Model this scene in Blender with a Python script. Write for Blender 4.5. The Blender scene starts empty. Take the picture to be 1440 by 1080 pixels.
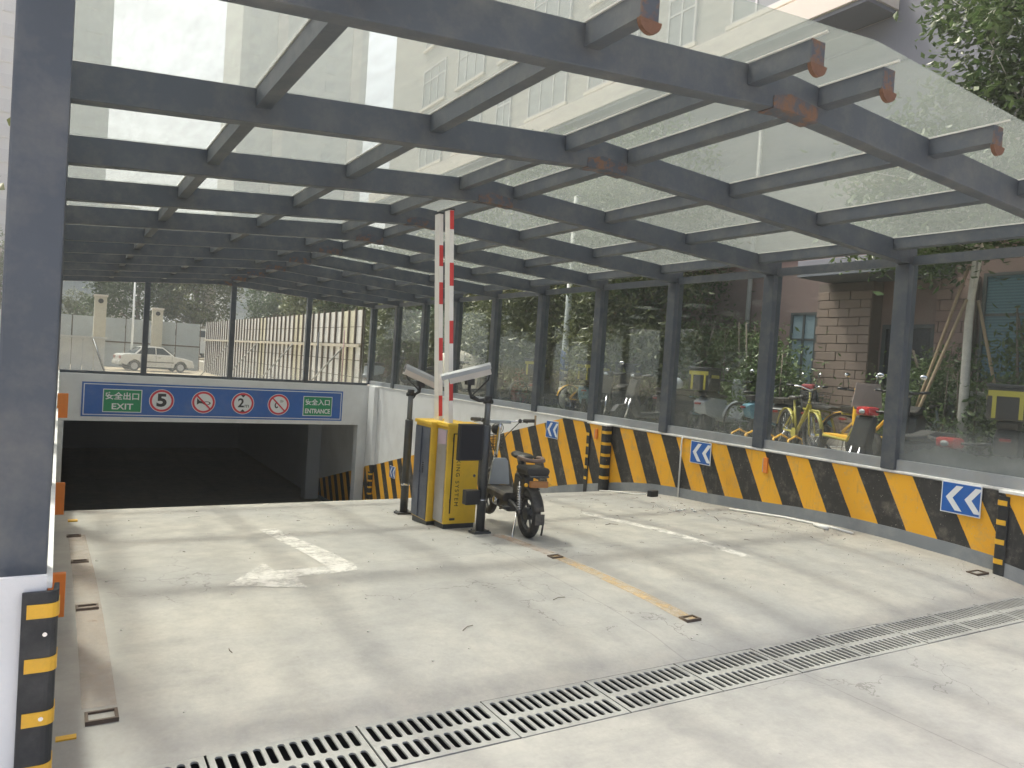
import bpy, bmesh, math, random
from mathutils import Vector, Matrix, Euler, noise as mnoise
random.seed(7)
R = math.radians
scene = bpy.context.scene
COL = scene.collection

# ------------------------------------------------------------------ camera, sky, sun, exposure
cam_d = bpy.data.cameras.new('camera')
cam = bpy.data.objects.new('camera', cam_d); COL.objects.link(cam)
CR = Vector((0.85692, -0.51124, 0.06574)); CU = Vector((-0.04298, 0.05623, 0.99749)); CF = Vector((0.51365, 0.85760, -0.02622))
m = Matrix.Identity(4)
for i in range(3):
    m[i][0] = CR[i]; m[i][1] = CU[i]; m[i][2] = -CF[i]
m.translation = Vector((0, 0, 1.6))
cam.matrix_world = m
cam_d.sensor_width = 36.0
cam_d.lens = 1064.92 / 1440 * 36.0
cam_d.clip_start = 0.05; cam_d.clip_end = 2000
scene.camera = cam

SUN_DIR = Vector((-0.52, 1.42, 2.95)).normalized()      # towards the sun
SUN_EL = math.asin(SUN_DIR.z); SUN_AZ = math.atan2(SUN_DIR.x, SUN_DIR.y)
world = bpy.data.worlds.new('World'); scene.world = world; world.use_nodes = True
wn = world.node_tree.nodes; wl = world.node_tree.links
bg = wn['Background']
sky = wn.new('ShaderNodeTexSky'); sky.sky_type = 'NISHITA'; sky.sun_disc = False
sky.sun_elevation = SUN_EL; sky.sun_rotation = SUN_AZ
sky.air_density = 1.0; sky.dust_density = 9.5; sky.ozone_density = 1.0; sky.altitude = 50
wl.new(sky.outputs[0], bg.inputs[0]); bg.inputs[1].default_value = 0.15
sun_d = bpy.data.lights.new('sun', 'SUN'); sun_d.energy = 2.3; sun_d.angle = R(4.0); sun_d.color = (1.0, 0.95, 0.86)
sun = bpy.data.objects.new('sun', sun_d); COL.objects.link(sun)
sun.rotation_euler = (-SUN_DIR).to_track_quat('-Z', 'Y').to_euler(); sun.location = (0, 0, 30)
scene.view_settings.view_transform = 'Standard'; scene.view_settings.look = 'None'
scene.view_settings.gamma = 1.0; scene.view_settings.use_curve_mapping = False
scene.view_settings.exposure = 1.35
scene.render.engine = 'CYCLES'
scene.cycles.transparent_max_bounces = 48
scene.cycles.max_bounces = 8; scene.cycles.diffuse_bounces = 4; scene.cycles.glossy_bounces = 3; scene.cycles.transmission_bounces = 6
scene.cycles.use_denoising = True

# ------------------------------------------------------------------ materials
MATS = {}
def nodes_of(name):
    mt = bpy.data.materials.new(name); mt.use_nodes = True
    nt = mt.node_tree; b = nt.nodes['Principled BSDF']
    return mt, nt, nt.nodes, nt.links, b
def mixrgb(N, L, fac, a, b, mode='MIX'):
    n = N.new('ShaderNodeMix'); n.data_type = 'RGBA'; n.blend_type = mode
    for s, v in ((0, fac), (6, a), (7, b)):
        if hasattr(v, 'is_output') or isinstance(v, bpy.types.NodeSocket): L.new(v, n.inputs[s])
        elif s == 0: n.inputs[0].default_value = v
        else: n.inputs[s].default_value = (*v, 1) if len(v) == 3 else v
    return n.outputs[2]
def math_n(N, L, op, a, b=None, c=None):
    n = N.new('ShaderNodeMath'); n.operation = op
    for i, v in enumerate((a, b, c)):
        if v is None: continue
        if isinstance(v, bpy.types.NodeSocket): L.new(v, n.inputs[i])
        else: n.inputs[i].default_value = v
    return n.outputs[0]
def noise_n(N, L, vec, scale, detail=4, rough=0.55):
    n = N.new('ShaderNodeTexNoise'); n.inputs['Scale'].default_value = scale
    n.inputs['Detail'].default_value = detail; n.inputs['Roughness'].default_value = rough
    L.new(vec, n.inputs['Vector']); return n.outputs['Fac']
def ramp(N, L, fac, stops):
    n = N.new('ShaderNodeValToRGB'); L.new(fac, n.inputs[0])
    e = n.color_ramp.elements
    while len(e) < len(stops): e.new(0.5)
    for el, (p, c) in zip(e, stops):
        el.position = p; el.color = (*c, 1) if len(c) == 3 else c
    return n.outputs[0]
def world_pos(N):
    return N.new('ShaderNodeNewGeometry').outputs['Position']

def mat(name, col, rough=0.6, metal=0.0, var=0.15, scale=6.0, bump=0.0, bscale=60, spec=0.5, dirt=None, dirt_amt=0.0, dscale=2.5, coat=0.0):
    if name in MATS: return MATS[name]
    mt, nt, N, L, b = nodes_of(name)
    P = world_pos(N)
    n1 = noise_n(N, L, P, scale)
    c = mixrgb(N, L, n1, tuple(max(0, x * (1 - var)) for x in col), tuple(min(1, x * (1 + var)) for x in col))
    if dirt:
        n2 = noise_n(N, L, P, dscale, 8, 0.7)
        f = ramp(N, L, n2, [(0.45, (0, 0, 0)), (0.75, (dirt_amt,) * 3)])
        c = mixrgb(N, L, f, c, dirt)
    L.new(c, b.inputs['Base Color'])
    r = N.new('ShaderNodeMapRange'); L.new(n1, r.inputs[0]); r.inputs[3].default_value = max(0.02, rough - 0.08); r.inputs[4].default_value = min(1, rough + 0.08)
    L.new(r.outputs[0], b.inputs['Roughness'])
    b.inputs['Metallic'].default_value = metal
    b.inputs['Specular IOR Level'].default_value = spec
    if coat: b.inputs['Coat Weight'].default_value = coat
    if bump:
        n3 = noise_n(N, L, P, bscale, 5)
        bp = N.new('ShaderNodeBump'); bp.inputs['Strength'].default_value = bump; bp.inputs['Distance'].default_value = 0.01
        L.new(n3, bp.inputs['Height']); L.new(bp.outputs[0], b.inputs['Normal'])
    MATS[name] = mt
    return mt

def concrete(name, a, b_, joint=None, tracks=False):
    mt, nt, N, L, b = nodes_of(name)
    P = world_pos(N)
    sep = N.new('ShaderNodeSeparateXYZ'); L.new(P, sep.inputs[0])
    n1 = noise_n(N, L, P, 0.55, 6, 0.6)
    n2 = noise_n(N, L, P, 4.0, 8, 0.7)
    n3 = noise_n(N, L, P, 45.0, 4, 0.7)
    c = mixrgb(N, L, ramp(N, L, n1, [(0.42, (0, 0, 0)), (0.58, (1, 1, 1))]), a, tuple(x * 0.93 for x in b_))
    c = mixrgb(N, L, ramp(N, L, n2, [(0.40, (0.0,) * 3), (0.7, (0.75,) * 3)]), c, tuple(x * 0.76 for x in b_))
    c = mixrgb(N, L, 0.14, c, ramp(N, L, n3, [(0.3, (0.35, 0.35, 0.33)), (0.7, (1, 1, 0.97))]), 'MULTIPLY')
    # trowel streaks / water marks stretched along X
    mp = N.new('ShaderNodeMapping'); mp.inputs['Scale'].default_value = (0.5, 3.5, 1); mp.inputs['Rotation'].default_value = (0, 0, 0.4); L.new(P, mp.inputs[0])
    n4 = noise_n(N, L, mp.outputs[0], 1.6, 7, 0.75)
    c = mixrgb(N, L, ramp(N, L, n4, [(0.52, (0,) * 3), (0.8, (0.55,) * 3)]), c, tuple(x * 0.7 for x in b_))
    # spots
    v = N.new('ShaderNodeTexVoronoi'); v.inputs['Scale'].default_value = 5.0; L.new(P, v.inputs[0])
    sp = math_n(N, L, 'LESS_THAN', v.outputs['Distance'], 0.045)
    c = mixrgb(N, L, math_n(N, L, 'MULTIPLY', sp, 0.25), c, (0.12, 0.11, 0.1))
    if joint:
        for ax, val, per in joint:
            s = sep.outputs['XYZ'.index(ax)]
            w = noise_n(N, L, P, 8.0, 3)
            s2 = math_n(N, L, 'ADD', s, math_n(N, L, 'MULTIPLY', w, 0.012))
            d = math_n(N, L, 'ABSOLUTE', math_n(N, L, 'SUBTRACT', math_n(N, L, 'PINGPONG', math_n(N, L, 'SUBTRACT', s2, val), per / 2), 0.0))
            f = math_n(N, L, 'MULTIPLY', math_n(N, L, 'LESS_THAN', d, 0.005), 0.28)
            c = mixrgb(N, L, f, c, (0.12, 0.12, 0.12))
    # hairline cracks
    vc = N.new('ShaderNodeTexVoronoi'); vc.feature = 'DISTANCE_TO_EDGE'; vc.inputs['Scale'].default_value = 0.55
    wv = N.new('ShaderNodeVectorMath'); wv.operation = 'ADD'; nn = N.new('ShaderNodeTexNoise'); nn.inputs['Scale'].default_value = 2.5; nn.inputs['Detail'].default_value = 6; L.new(P, nn.inputs['Vector'])
    L.new(P, wv.inputs[0]); L.new(nn.outputs['Color'], wv.inputs[1]); L.new(wv.outputs[0], vc.inputs['Vector'])
    ck = math_n(N, L, 'MULTIPLY', math_n(N, L, 'LESS_THAN', vc.outputs['Distance'], 0.0022), math_n(N, L, 'GREATER_THAN', n1, 0.5))
    c = mixrgb(N, L, math_n(N, L, 'MULTIPLY', ck, 0.5), c, (0.12, 0.11, 0.10))
    if tracks:
        nt_ = noise_n(N, L, P, 3.0, 5, 0.7)
        for xc, wd, am in ((1.15, 0.16, 0.16), (2.45, 0.16, 0.13), (4.35, 0.16, 0.16), (5.75, 0.16, 0.13)):
            wob = math_n(N, L, 'MULTIPLY', math_n(N, L, 'SINE', math_n(N, L, 'MULTIPLY', sep.outputs[1], 0.45)), 0.14)
            dd = math_n(N, L, 'ABSOLUTE', math_n(N, L, 'SUBTRACT', math_n(N, L, 'ADD', sep.outputs[0], wob), xc))
            mr = N.new('ShaderNodeMapRange'); mr.interpolation_type = 'SMOOTHSTEP'; L.new(dd, mr.inputs[0]); mr.inputs[1].default_value = 0; mr.inputs[2].default_value = wd; mr.inputs[3].default_value = am * 2; mr.inputs[4].default_value = 0
            c = mixrgb(N, L, math_n(N, L, 'MULTIPLY', mr.outputs[0], nt_), c, (0.20, 0.19, 0.17))
        for edge, sg_ in ((7.17, -1), (0.0, 1)):
            dd = math_n(N, L, 'MULTIPLY', math_n(N, L, 'SUBTRACT', sep.outputs[0], edge), float(sg_))
            mr = N.new('ShaderNodeMapRange'); L.new(dd, mr.inputs[0]); mr.inputs[1].default_value = 0; mr.inputs[2].default_value = 0.45; mr.inputs[3].default_value = 0.9; mr.inputs[4].default_value = 0
            c = mixrgb(N, L, math_n(N, L, 'MULTIPLY', mr.outputs[0], nt_), c, (0.27, 0.24, 0.20))
    L.new(c, b.inputs['Base Color'])
    L.new(ramp(N, L, n2, [(0.3, (0.6,) * 3), (0.7, (0.85,) * 3)]), b.inputs['Roughness'])
    bp = N.new('ShaderNodeBump'); bp.inputs['Strength'].default_value = 0.25; bp.inputs['Distance'].default_value = 0.004
    L.new(n3, bp.inputs['Height']); L.new(bp.outputs[0], b.inputs['Normal'])
    MATS[name] = mt
    return mt

M_FLOOR = concrete('floor_concrete', (0.45, 0.43, 0.385), (0.405, 0.40, 0.38), [('Y', 5.15, 3.6), ('X', 3.1, 6.2)], True)
M_STREET = concrete('street_concrete', (0.43, 0.415, 0.38), (0.39, 0.385, 0.37), [('X', 3.6, 4.2)])
M_LOT = concrete('lot_paving', (0.42, 0.39, 0.33), (0.36, 0.34, 0.30))
M_DIRT = concrete('bare_earth', (0.36, 0.29, 0.19), (0.30, 0.25, 0.17))
M_STEEL = mat('grey_painted_steel', (0.068, 0.081, 0.100), 0.52, 0.0, 0.22, 2.2, 0.12, 22, dirt=(0.19, 0.185, 0.17), dirt_amt=0.5, dscale=4.5)
M_RUST_DARK = mat('rust_brown', (0.15, 0.075, 0.045), 0.85, 0, 0.35, 25, 0.3)
M_WALLW = mat('white_wall_paint', (0.74, 0.75, 0.76), 0.75, 0, 0.05, 1.5, 0.15, 30, dirt=(0.42, 0.42, 0.40), dirt_amt=0.35, dscale=1.3)
M_SKIRT = mat('grey_skirting_paint', (0.22, 0.24, 0.26), 0.7, 0, 0.12, 5, dirt=(0.42, 0.41, 0.38), dirt_amt=0.5)
M_SILL = mat('aluminium_sill', (0.42, 0.45, 0.49), 0.35, 0.55, 0.15, 6, dirt=(0.5, 0.48, 0.44), dirt_amt=0.5, dscale=5)
M_COPING = mat('white_coping', (0.78, 0.78, 0.76), 0.7, 0, 0.08, 12, dirt=(0.4, 0.38, 0.34), dirt_amt=0.4, dscale=9)
M_RUBBER = mat('black_rubber', (0.022, 0.024, 0.027), 0.6, 0, 0.3, 8, dirt=(0.17, 0.17, 0.16), dirt_amt=0.35, dscale=6)
M_YTAPE = mat('yellow_tape', (0.75, 0.42, 0.03), 0.45, 0, 0.1, 20, dirt=(0.3, 0.2, 0.06), dirt_amt=0.4, dscale=20)
M_ORANGE = mat('orange_plate', (0.72, 0.22, 0.035), 0.5, 0, 0.1, 20)
M_BLACKP = mat('black_plastic', (0.02, 0.021, 0.023), 0.45, 0, 0.2, 10)
M_GREYP = mat('grey_plastic', (0.30, 0.33, 0.35), 0.5, 0, 0.1, 10)
M_CHROME = mat('bright_metal', (0.65, 0.66, 0.68), 0.22, 1.0, 0.1, 10)
M_DKMETAL = mat('dark_metal', (0.07, 0.075, 0.08), 0.4, 0.4, 0.2, 10, dirt=(0.2, 0.18, 0.15), dirt_amt=0.3)
M_BLUE = mat('sign_blue', (0.02, 0.115, 0.42), 0.38, 0, 0.06, 8, dirt=(0.2, 0.25, 0.35), dirt_amt=0.25)
M_WHITE = mat('sign_white', (0.72, 0.74, 0.76), 0.45, 0, 0.04, 8)
M_RED = mat('sign_red', (0.60, 0.03, 0.06), 0.45, 0, 0.06, 8)
M_GREEN = mat('sign_green', (0.015, 0.26, 0.11), 0.42, 0, 0.06, 8)
M_INK = mat('sign_black', (0.025, 0.025, 0.03), 0.5, 0, 0.1, 8)
M_CABY = mat('cabinet_yellow', (0.80, 0.52, 0.05), 0.42, 0, 0.07, 8, dirt=(0.35, 0.26, 0.1), dirt_amt=0.3, dscale=5)
M_CABD = mat('cabinet_slate', (0.075, 0.09, 0.125), 0.42, 0, 0.1, 4, dirt=(0.25, 0.26, 0.28), dirt_amt=0.45, dscale=4)
M_CABM = mat('cabinet_brushed', (0.42, 0.42, 0.43), 0.4, 0.5, 0.15, 7, dirt=(0.25, 0.25, 0.25), dirt_amt=0.5)
M_ARM = mat('boom_white', (0.80, 0.79, 0.77), 0.4, 0, 0.04, 6)
M_ARMR = mat('boom_red', (0.62, 0.05, 0.05), 0.45, 0, 0.06, 10)
M_TYRE = mat('tyre_rubber', (0.03, 0.03, 0.031), 0.8, 0, 0.2, 15, dirt=(0.22, 0.2, 0.17), dirt_amt=0.5, dscale=12)
M_SEAT = mat('seat_vinyl', (0.028, 0.027, 0.026), 0.5, 0, 0.2, 10)
M_TANV = mat('brown_vinyl', (0.16, 0.11, 0.085), 0.55, 0, 0.2, 10)
M_GRATE = mat('drain_composite', (0.36, 0.36, 0.335), 0.8, 0, 0.12, 6, 0.4, 80, dirt=(0.22, 0.21, 0.19), dirt_amt=0.5, dscale=7)
M_TROUGH = mat('dark_trough', (0.02, 0.019, 0.018), 0.9, 0, 0.3, 6)  # near-black channel colour below the grate slots
M_DEBRIS = mat('debris_brown', (0.14, 0.11, 0.08), 0.9, 0, 0.3, 20)
M_PVC = mat('white_pvc', (0.74, 0.74, 0.72), 0.5, 0, 0.05, 10)
M_DSYEL = mat('neon_yellow', (0.30, 0.27, 0.04), 0.5, 0, 0.08, 10)
M_REDP = mat('red_plastic', (0.40, 0.03, 0.03), 0.28, 0, 0.06, 8, coat=0.5)
M_BLUEP = mat('blue_grey_plastic', (0.10, 0.22, 0.28), 0.35, 0, 0.1, 8)
M_CARW = mat('car_paint', (0.66, 0.65, 0.60), 0.28, 0, 0.03, 4, coat=0.6)
M_GLASSD = mat('dark_glass', (0.05, 0.065, 0.075), 0.08, 0, 0.2, 2)
M_BARK = mat('bark', (0.17, 0.14, 0.11), 0.9, 0, 0.3, 20, 0.6, 30)
M_BARKP = mat('pale_bark', (0.5, 0.48, 0.43), 0.85, 0, 0.2, 14, 0.5, 30)
M_WOOD = mat('bare_timber', (0.36, 0.27, 0.17), 0.85, 0, 0.25, 12)
M_CLOTH = mat('beige_cloth', (0.55, 0.51, 0.42), 0.9, 0, 0.12, 6)
M_GUN = mat('stone_grey', (0.30, 0.30, 0.28), 0.85, 0, 0.15, 5)
M_LAMP = mat('lamp_lens', (0.75, 0.75, 0.78), 0.1, 0, 0.05, 5)

# leaves
def leafmat(name, a, b_, dry):
    mt, nt, N, L, b = nodes_of(name)
    P = world_pos(N)
    n1 = noise_n(N, L, P, 2.2, 3); n2 = noise_n(N, L, P, 30, 2)
    c = mixrgb(N, L, ramp(N, L, n1, [(0.35, (0,) * 3), (0.65, (1,) * 3)]), a, b_)
    c = mixrgb(N, L, ramp(N, L, n2, [(0.6, (0,) * 3), (0.72, (0.8,) * 3)]), c, dry)
    L.new(c, b.inputs['Base Color']); b.inputs['Roughness'].default_value = 0.42
    tr = N.new('ShaderNodeBsdfTranslucent'); L.new(c, tr.inputs[0])
    mx = N.new('ShaderNodeMixShader'); mx.inputs[0].default_value = 0.3
    L.new(b.outputs[0], mx.inputs[1]); L.new(tr.outputs[0], mx.inputs[2]); L.new(mx.outputs[0], N['Material Output'].inputs[0])
    MATS[name] = mt; return mt
M_LEAF = leafmat('leaf_dark', (0.042, 0.078, 0.026), (0.080, 0.125, 0.040), (0.17, 0.18, 0.09))
M_LEAF2 = leafmat('leaf_olive', (0.075, 0.095, 0.032), (0.125, 0.140, 0.048), (0.20, 0.17, 0.08))
M_LEAF3 = leafmat('leaf_fresh', (0.065, 0.115, 0.034), (0.11, 0.155, 0.050), (0.15, 0.15, 0.10))

# rust patch on grey paint
def rustmat():
    mt, nt, N, L, b = nodes_of('rust_patch')
    P = world_pos(N); n1 = noise_n(N, L, P, 14, 6, 0.7)
    c = mixrgb(N, L, ramp(N, L, n1, [(0.47, (0,) * 3), (0.60, (0.85,) * 3)]), (0.070, 0.083, 0.104), (0.185, 0.095, 0.05))
    L.new(c, b.inputs['Base Color']); b.inputs['Roughness'].default_value = 0.8
    return mt
M_RUST = rustmat()

# glass: clear panes with dust, thin
def glassmat(name, tint, dust, dustcol, low=None, ior_f=1.5, rough=0.03):
    mt, nt, N, L, b = nodes_of(name)
    N.remove(b); P = world_pos(N)
    tr = N.new('ShaderNodeBsdfTransparent'); tr.inputs[0].default_value = (*tint, 1)
    gl = N.new('ShaderNodeBsdfGlossy'); gl.inputs[0].default_value = (1, 1, 1, 1); gl.inputs['Roughness'].default_value = rough
    fr = N.new('ShaderNodeFresnel'); fr.inputs[0].default_value = ior_f
    ff = math_n(N, L, 'MULTIPLY', fr.outputs[0], 0.16)
    m1 = N.new('ShaderNodeMixShader'); L.new(ff, m1.inputs[0]); L.new(tr.outputs[0], m1.inputs[1]); L.new(gl.outputs[0], m1.inputs[2])
    df = N.new('ShaderNodeBsdfDiffuse'); df.inputs[0].default_value = (*dustcol, 1)
    tl = N.new('ShaderNodeBsdfTranslucent'); tl.inputs[0].default_value = (*dustcol, 1)
    m2 = N.new('ShaderNodeMixShader'); m2.inputs[0].default_value = 0.5
    L.new(df.outputs[0], m2.inputs[1]); L.new(tl.outputs[0], m2.inputs[2])
    n1 = noise_n(N, L, P, 1.3, 6, 0.6)
    mp = N.new('ShaderNodeMapping'); mp.inputs['Scale'].default_value = (6, 1.2, 0.7); mp.inputs['Rotation'].default_value = (0, 0, 0.5); L.new(P, mp.inputs[0])
    n2 = noise_n(N, L, mp.outputs[0], 2.0, 6, 0.7)
    f = math_n(N, L, 'MULTIPLY', math_n(N, L, 'ADD', n1, n2), dust)
    if low:
        sep = N.new('ShaderNodeSeparateXYZ'); L.new(P, sep.inputs[0])
        g = N.new('ShaderNodeMapRange'); L.new(sep.outputs[2], g.inputs[0])
        g.inputs[1].default_value = low[0]; g.inputs[2].default_value = low[1]; g.inputs[3].default_value = low[2]; g.inputs[4].default_value = 0
        g2 = math_n(N, L, 'MULTIPLY', g.outputs[0], math_n(N, L, 'MULTIPLY', n1, 1.8))
        f = math_n(N, L, 'ADD', f, g2)
    f = math_n(N, L, 'MINIMUM', f, 0.9)
    m3 = N.new('ShaderNodeMixShader'); L.new(f, m3.inputs[0]); L.new(m1.outputs[0], m3.inputs[1]); L.new(m2.outputs[0], m3.inputs[2])
    L.new(m3.outputs[0], N['Material Output'].inputs[0])
    MATS[name] = mt; return mt
M_GROOF = glassmat('roof_glass', (0.90, 0.925, 0.90), 0.29, (0.285, 0.315, 0.305), rough=0.25)
M_GWALL = glassmat('side_glass', (0.86, 0.895, 0.885), 0.026, (0.34, 0.36, 0.355), low=(0.85, 1.4, 0.18))
M_GMIST = glassmat('misted_glass', (0.86, 0.895, 0.885), 0.04, (0.40, 0.43, 0.43), low=(0.88, 1.32, 0.62))

# hazard stripes, painted on the wall band
def stripemat():
    mt, nt, N, L, b = nodes_of('hazard_paint')
    P = world_pos(N); sep = N.new('ShaderNodeSeparateXYZ'); L.new(P, sep.inputs[0])
    wob = math_n(N, L, 'MULTIPLY', math_n(N, L, 'SUBTRACT', noise_n(N, L, P, 9, 3), 0.5), 0.012)
    u = math_n(N, L, 'SUBTRACT', sep.outputs[1], math_n(N, L, 'MULTIPLY', sep.outputs[2], 0.53))
    u = math_n(N, L, 'ADD', u, wob)
    u = math_n(N, L, 'DIVIDE', math_n(N, L, 'SUBTRACT', u, 3.877), 0.6)
    fr = math_n(N, L, 'FRACT', math_n(N, L, 'ADD', u, 20.0))
    isy = math_n(N, L, 'LESS_THAN', fr, 0.5)
    n1 = noise_n(N, L, P, 7, 6, 0.7); n2 = noise_n(N, L, P, 2, 3)
    yel = mixrgb(N, L, n2, (0.74, 0.35, 0.02), (0.86, 0.46, 0.035))
    blk = mixrgb(N, L, n1, (0.022, 0.022, 0.024), (0.055, 0.054, 0.052))
    c = mixrgb(N, L, isy, blk, yel)
    c = mixrgb(N, L, ramp(N, L, n1, [(0.52, (0,) * 3), (0.75, (0.45,) * 3)]), c, (0.3, 0.27, 0.22))
    mp = N.new('ShaderNodeMapping'); mp.inputs['Scale'].default_value = (1, 5, 0.9); L.new(P, mp.inputs[0])
    nv = noise_n(N, L, mp.outputs[0], 3.0, 6, 0.75)
    c = mixrgb(N, L, ramp(N, L, nv, [(0.56, (0,) * 3), (0.72, (0.35,) * 3)]), c, (0.16, 0.15, 0.13))
    ns = noise_n(N, L, P, 55, 4, 0.6)
    c = mixrgb(N, L, ramp(N, L, ns, [(0.66, (0,) * 3), (0.70, (0.7,) * 3)]), c, (0.42, 0.40, 0.36))
    L.new(c, b.inputs['Base Color']); b.inputs['Roughness'].default_value = 0.5
    bp = N.new('ShaderNodeBump'); bp.inputs['Strength'].default_value = 0.2; bp.inputs['Distance'].default_value = 0.004
    L.new(noise_n(N, L, P, 40, 4), bp.inputs['Height']); L.new(bp.outputs[0], b.inputs['Normal'])
    return mt
M_STRIPE = stripemat()

# worn floor paint: paint showing bare concrete through
def wornpaint(name, col, lo, hi, scale=7, top=0.8):
    mt, nt, N, L, b = nodes_of(name)
    P = world_pos(N); n1 = noise_n(N, L, P, scale, 8, 0.75)
    b.inputs['Base Color'].default_value = (*col, 1); b.inputs['Roughness'].default_value = 0.7
    tr = N.new('ShaderNodeBsdfTransparent'); mx = N.new('ShaderNodeMixShader')
    L.new(ramp(N, L, n1, [(lo, (0,) * 3), (hi, (top,) * 3)]), mx.inputs[0])
    L.new(tr.outputs[0], mx.inputs[1]); L.new(b.outputs[0], mx.inputs[2]); L.new(mx.outputs[0], N['Material Output'].inputs[0])
    return mt
M_PWHITE = wornpaint('worn_white_paint', (0.75, 0.73, 0.68), 0.26, 0.57, 7, 0.82)
M_PYEL = wornpaint('worn_yellow_paint', (0.74, 0.52, 0.25), 0.28, 0.70, 7, 0.65)
M_PPINK = wornpaint('faded_pink_strip', (0.48, 0.37, 0.29), 0.25, 0.8, 3, 0.6)

# ------------------------------------------------------------------ mesh builder
class MB:
    def __init__(s): s.v = []; s.f = []; s.sm = []
    def add(s, vs, fs, smooth=False, M=None):
        o = len(s.v)
        s.v += [tuple(M @ Vector(v)) if M else tuple(v) for v in vs]
        s.f += [tuple(i + o for i in f) for f in fs]; s.sm += [smooth] * len(fs); return s
    def box(s, a, b, M=None):
        x0, y0, z0 = a; x1, y1, z1 = b
        return s.add([(x0, y0, z0), (x1, y0, z0), (x1, y1, z0), (x0, y1, z0), (x0, y0, z1), (x1, y0, z1), (x1, y1, z1), (x0, y1, z1)],
                     [(0, 3, 2, 1), (4, 5, 6, 7), (0, 1, 5, 4), (1, 2, 6, 5), (2, 3, 7, 6), (3, 0, 4, 7)], False, M)
    def prism(s, pts, axis, a, b, M=None):
        """extrude polygon pts (2D) along axis from a to b"""
        n = len(pts)
        def P(p, t):
            return {'X': (t, p[0], p[1]), 'Y': (p[0], t, p[1]), 'Z': (p[0], p[1], t)}[axis]
        vs = [P(p, a) for p in pts] + [P(p, b) for p in pts]
        fs = [tuple(range(n))[::-1], tuple(range(n, 2 * n))] + [(i, (i + 1) % n, (i + 1) % n + n, i + n) for i in range(n)]
        return s.add(vs, fs, False, M)
    def tube(s, pts, r, n=8, cap=True, M=None):
        pts = [Vector(p) for p in pts]; k = len(pts); rr = r if isinstance(r, (list, tuple)) else [r] * k
        vs = []; up = None
        for i, p in enumerate(pts):
            d = (pts[min(i + 1, k - 1)] - pts[max(i - 1, 0)]).normalized()
            if up is None: up = d.orthogonal().normalized()
            up = (up - d * up.dot(d)); up = up.normalized() if up.length > 1e-4 else d.orthogonal().normalized()
            w = d.cross(up)
            for j in range(n):
                a = 2 * math.pi * j / n; vs.append(p + (up * math.cos(a) + w * math.sin(a)) * rr[i])
        fs = [(i * n + j, i * n + (j + 1) % n, (i + 1) * n + (j + 1) % n, (i + 1) * n + j) for i in range(k - 1) for j in range(n)]
        if cap: fs += [tuple(range(n))[::-1], tuple(range((k - 1) * n, k * n))]
        return s.add(vs, fs, True, M)
    def torus(s, c, R_, r, axis='X', n=24, m_=8, sy=1.0, M=None):
        vs = []; 
        for i in range(n):
            a = 2 * math.pi * i / n
            for j in range(m_):
                b = 2 * math.pi * j / m_; q = R_ + r * math.cos(b); h = r * sy * math.sin(b)
                u, v = q * math.cos(a), q * math.sin(a)
                p = {'X': (h, u, v), 'Y': (u, h, v), 'Z': (u, v, h)}[axis]
                vs.append((c[0] + p[0], c[1] + p[1], c[2] + p[2]))
        fs = [(i * m_ + j, ((i + 1) % n) * m_ + j, ((i + 1) % n) * m_ + (j + 1) % m_, i * m_ + (j + 1) % m_) for i in range(n) for j in range(m_)]
        return s.add(vs, fs, True, M)
    def disc(s, c, R_, t, axis='X', n=24, M=None):
        pts = [(math.cos(2 * math.pi * i / n) * R_, math.sin(2 * math.pi * i / n) * R_) for i in range(n)]
        k = 'XYZ'.index(axis); oth = [i for i in range(3) if i != k]
        pts = [(c[oth[0]] + p[0], c[oth[1]] + p[1]) for p in pts]
        return s.prism(pts, axis, c[k] - t / 2, c[k] + t / 2, M)
    def ellipsoid(s, c, r, n=12, m_=8, M=None):
        vs = [(c[0], c[1], c[2] + r[2])]
        for i in range(1, m_):
            a = math.pi * i / m_
            for j in range(n):
                b = 2 * math.pi * j / n
                vs.append((c[0] + r[0] * math.sin(a) * math.cos(b), c[1] + r[1] * math.sin(a) * math.sin(b), c[2] + r[2] * math.cos(a)))
        vs.append((c[0], c[1], c[2] - r[2])); e = len(vs) - 1
        fs = [(0, 1 + j, 1 + (j + 1) % n) for j in range(n)]
        fs += [(1 + (i - 1) * n + j, 1 + i * n + j, 1 + i * n + (j + 1) % n, 1 + (i - 1) * n + (j + 1) % n) for i in range(1, m_ - 1) for j in range(n)]
        fs += [(1 + (m_ - 2) * n + j, e, 1 + (m_ - 2) * n + (j + 1) % n) for j in range(n)]
        return s.add(vs, fs, True, M)
    def mesh(s, name, mt, bevel=0.0, seg=2):
        me = bpy.data.meshes.new(name); me.from_pydata(s.v, [], s.f)
        me.polygons.foreach_set('use_smooth', s.sm); me.update()
        bm = bmesh.new(); bm.from_mesh(me); bmesh.ops.recalc_face_normals(bm, faces=bm.faces)
        if bevel:
            es = [e for e in bm.edges if len(e.link_faces) == 2 and e.calc_face_angle(0) > 0.6]
            bmesh.ops.bevel(bm, geom=es, offset=bevel, segments=seg, affect='EDGES', profile=0.6)
        bm.to_mesh(me); bm.free()
        me.materials.append(mt); return me
    def build(s, name, mt, parent=None, bevel=0.0, seg=2):
        return link(name, s.mesh(name, mt, bevel, seg), parent)
def link(name, me, parent=None, loc=None, rot=None):
    o = bpy.data.objects.new(name, me); COL.objects.link(o)
    if parent: o.parent = parent
    if loc: o.location = loc
    if rot: o.rotation_euler = rot
    return o
def tag(o, label, cat, group=None, kind=None):
    if label: o['label'] = label
    if cat: o['category'] = cat
    if group: o['group'] = group
    if kind: o['kind'] = kind
    return o
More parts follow.
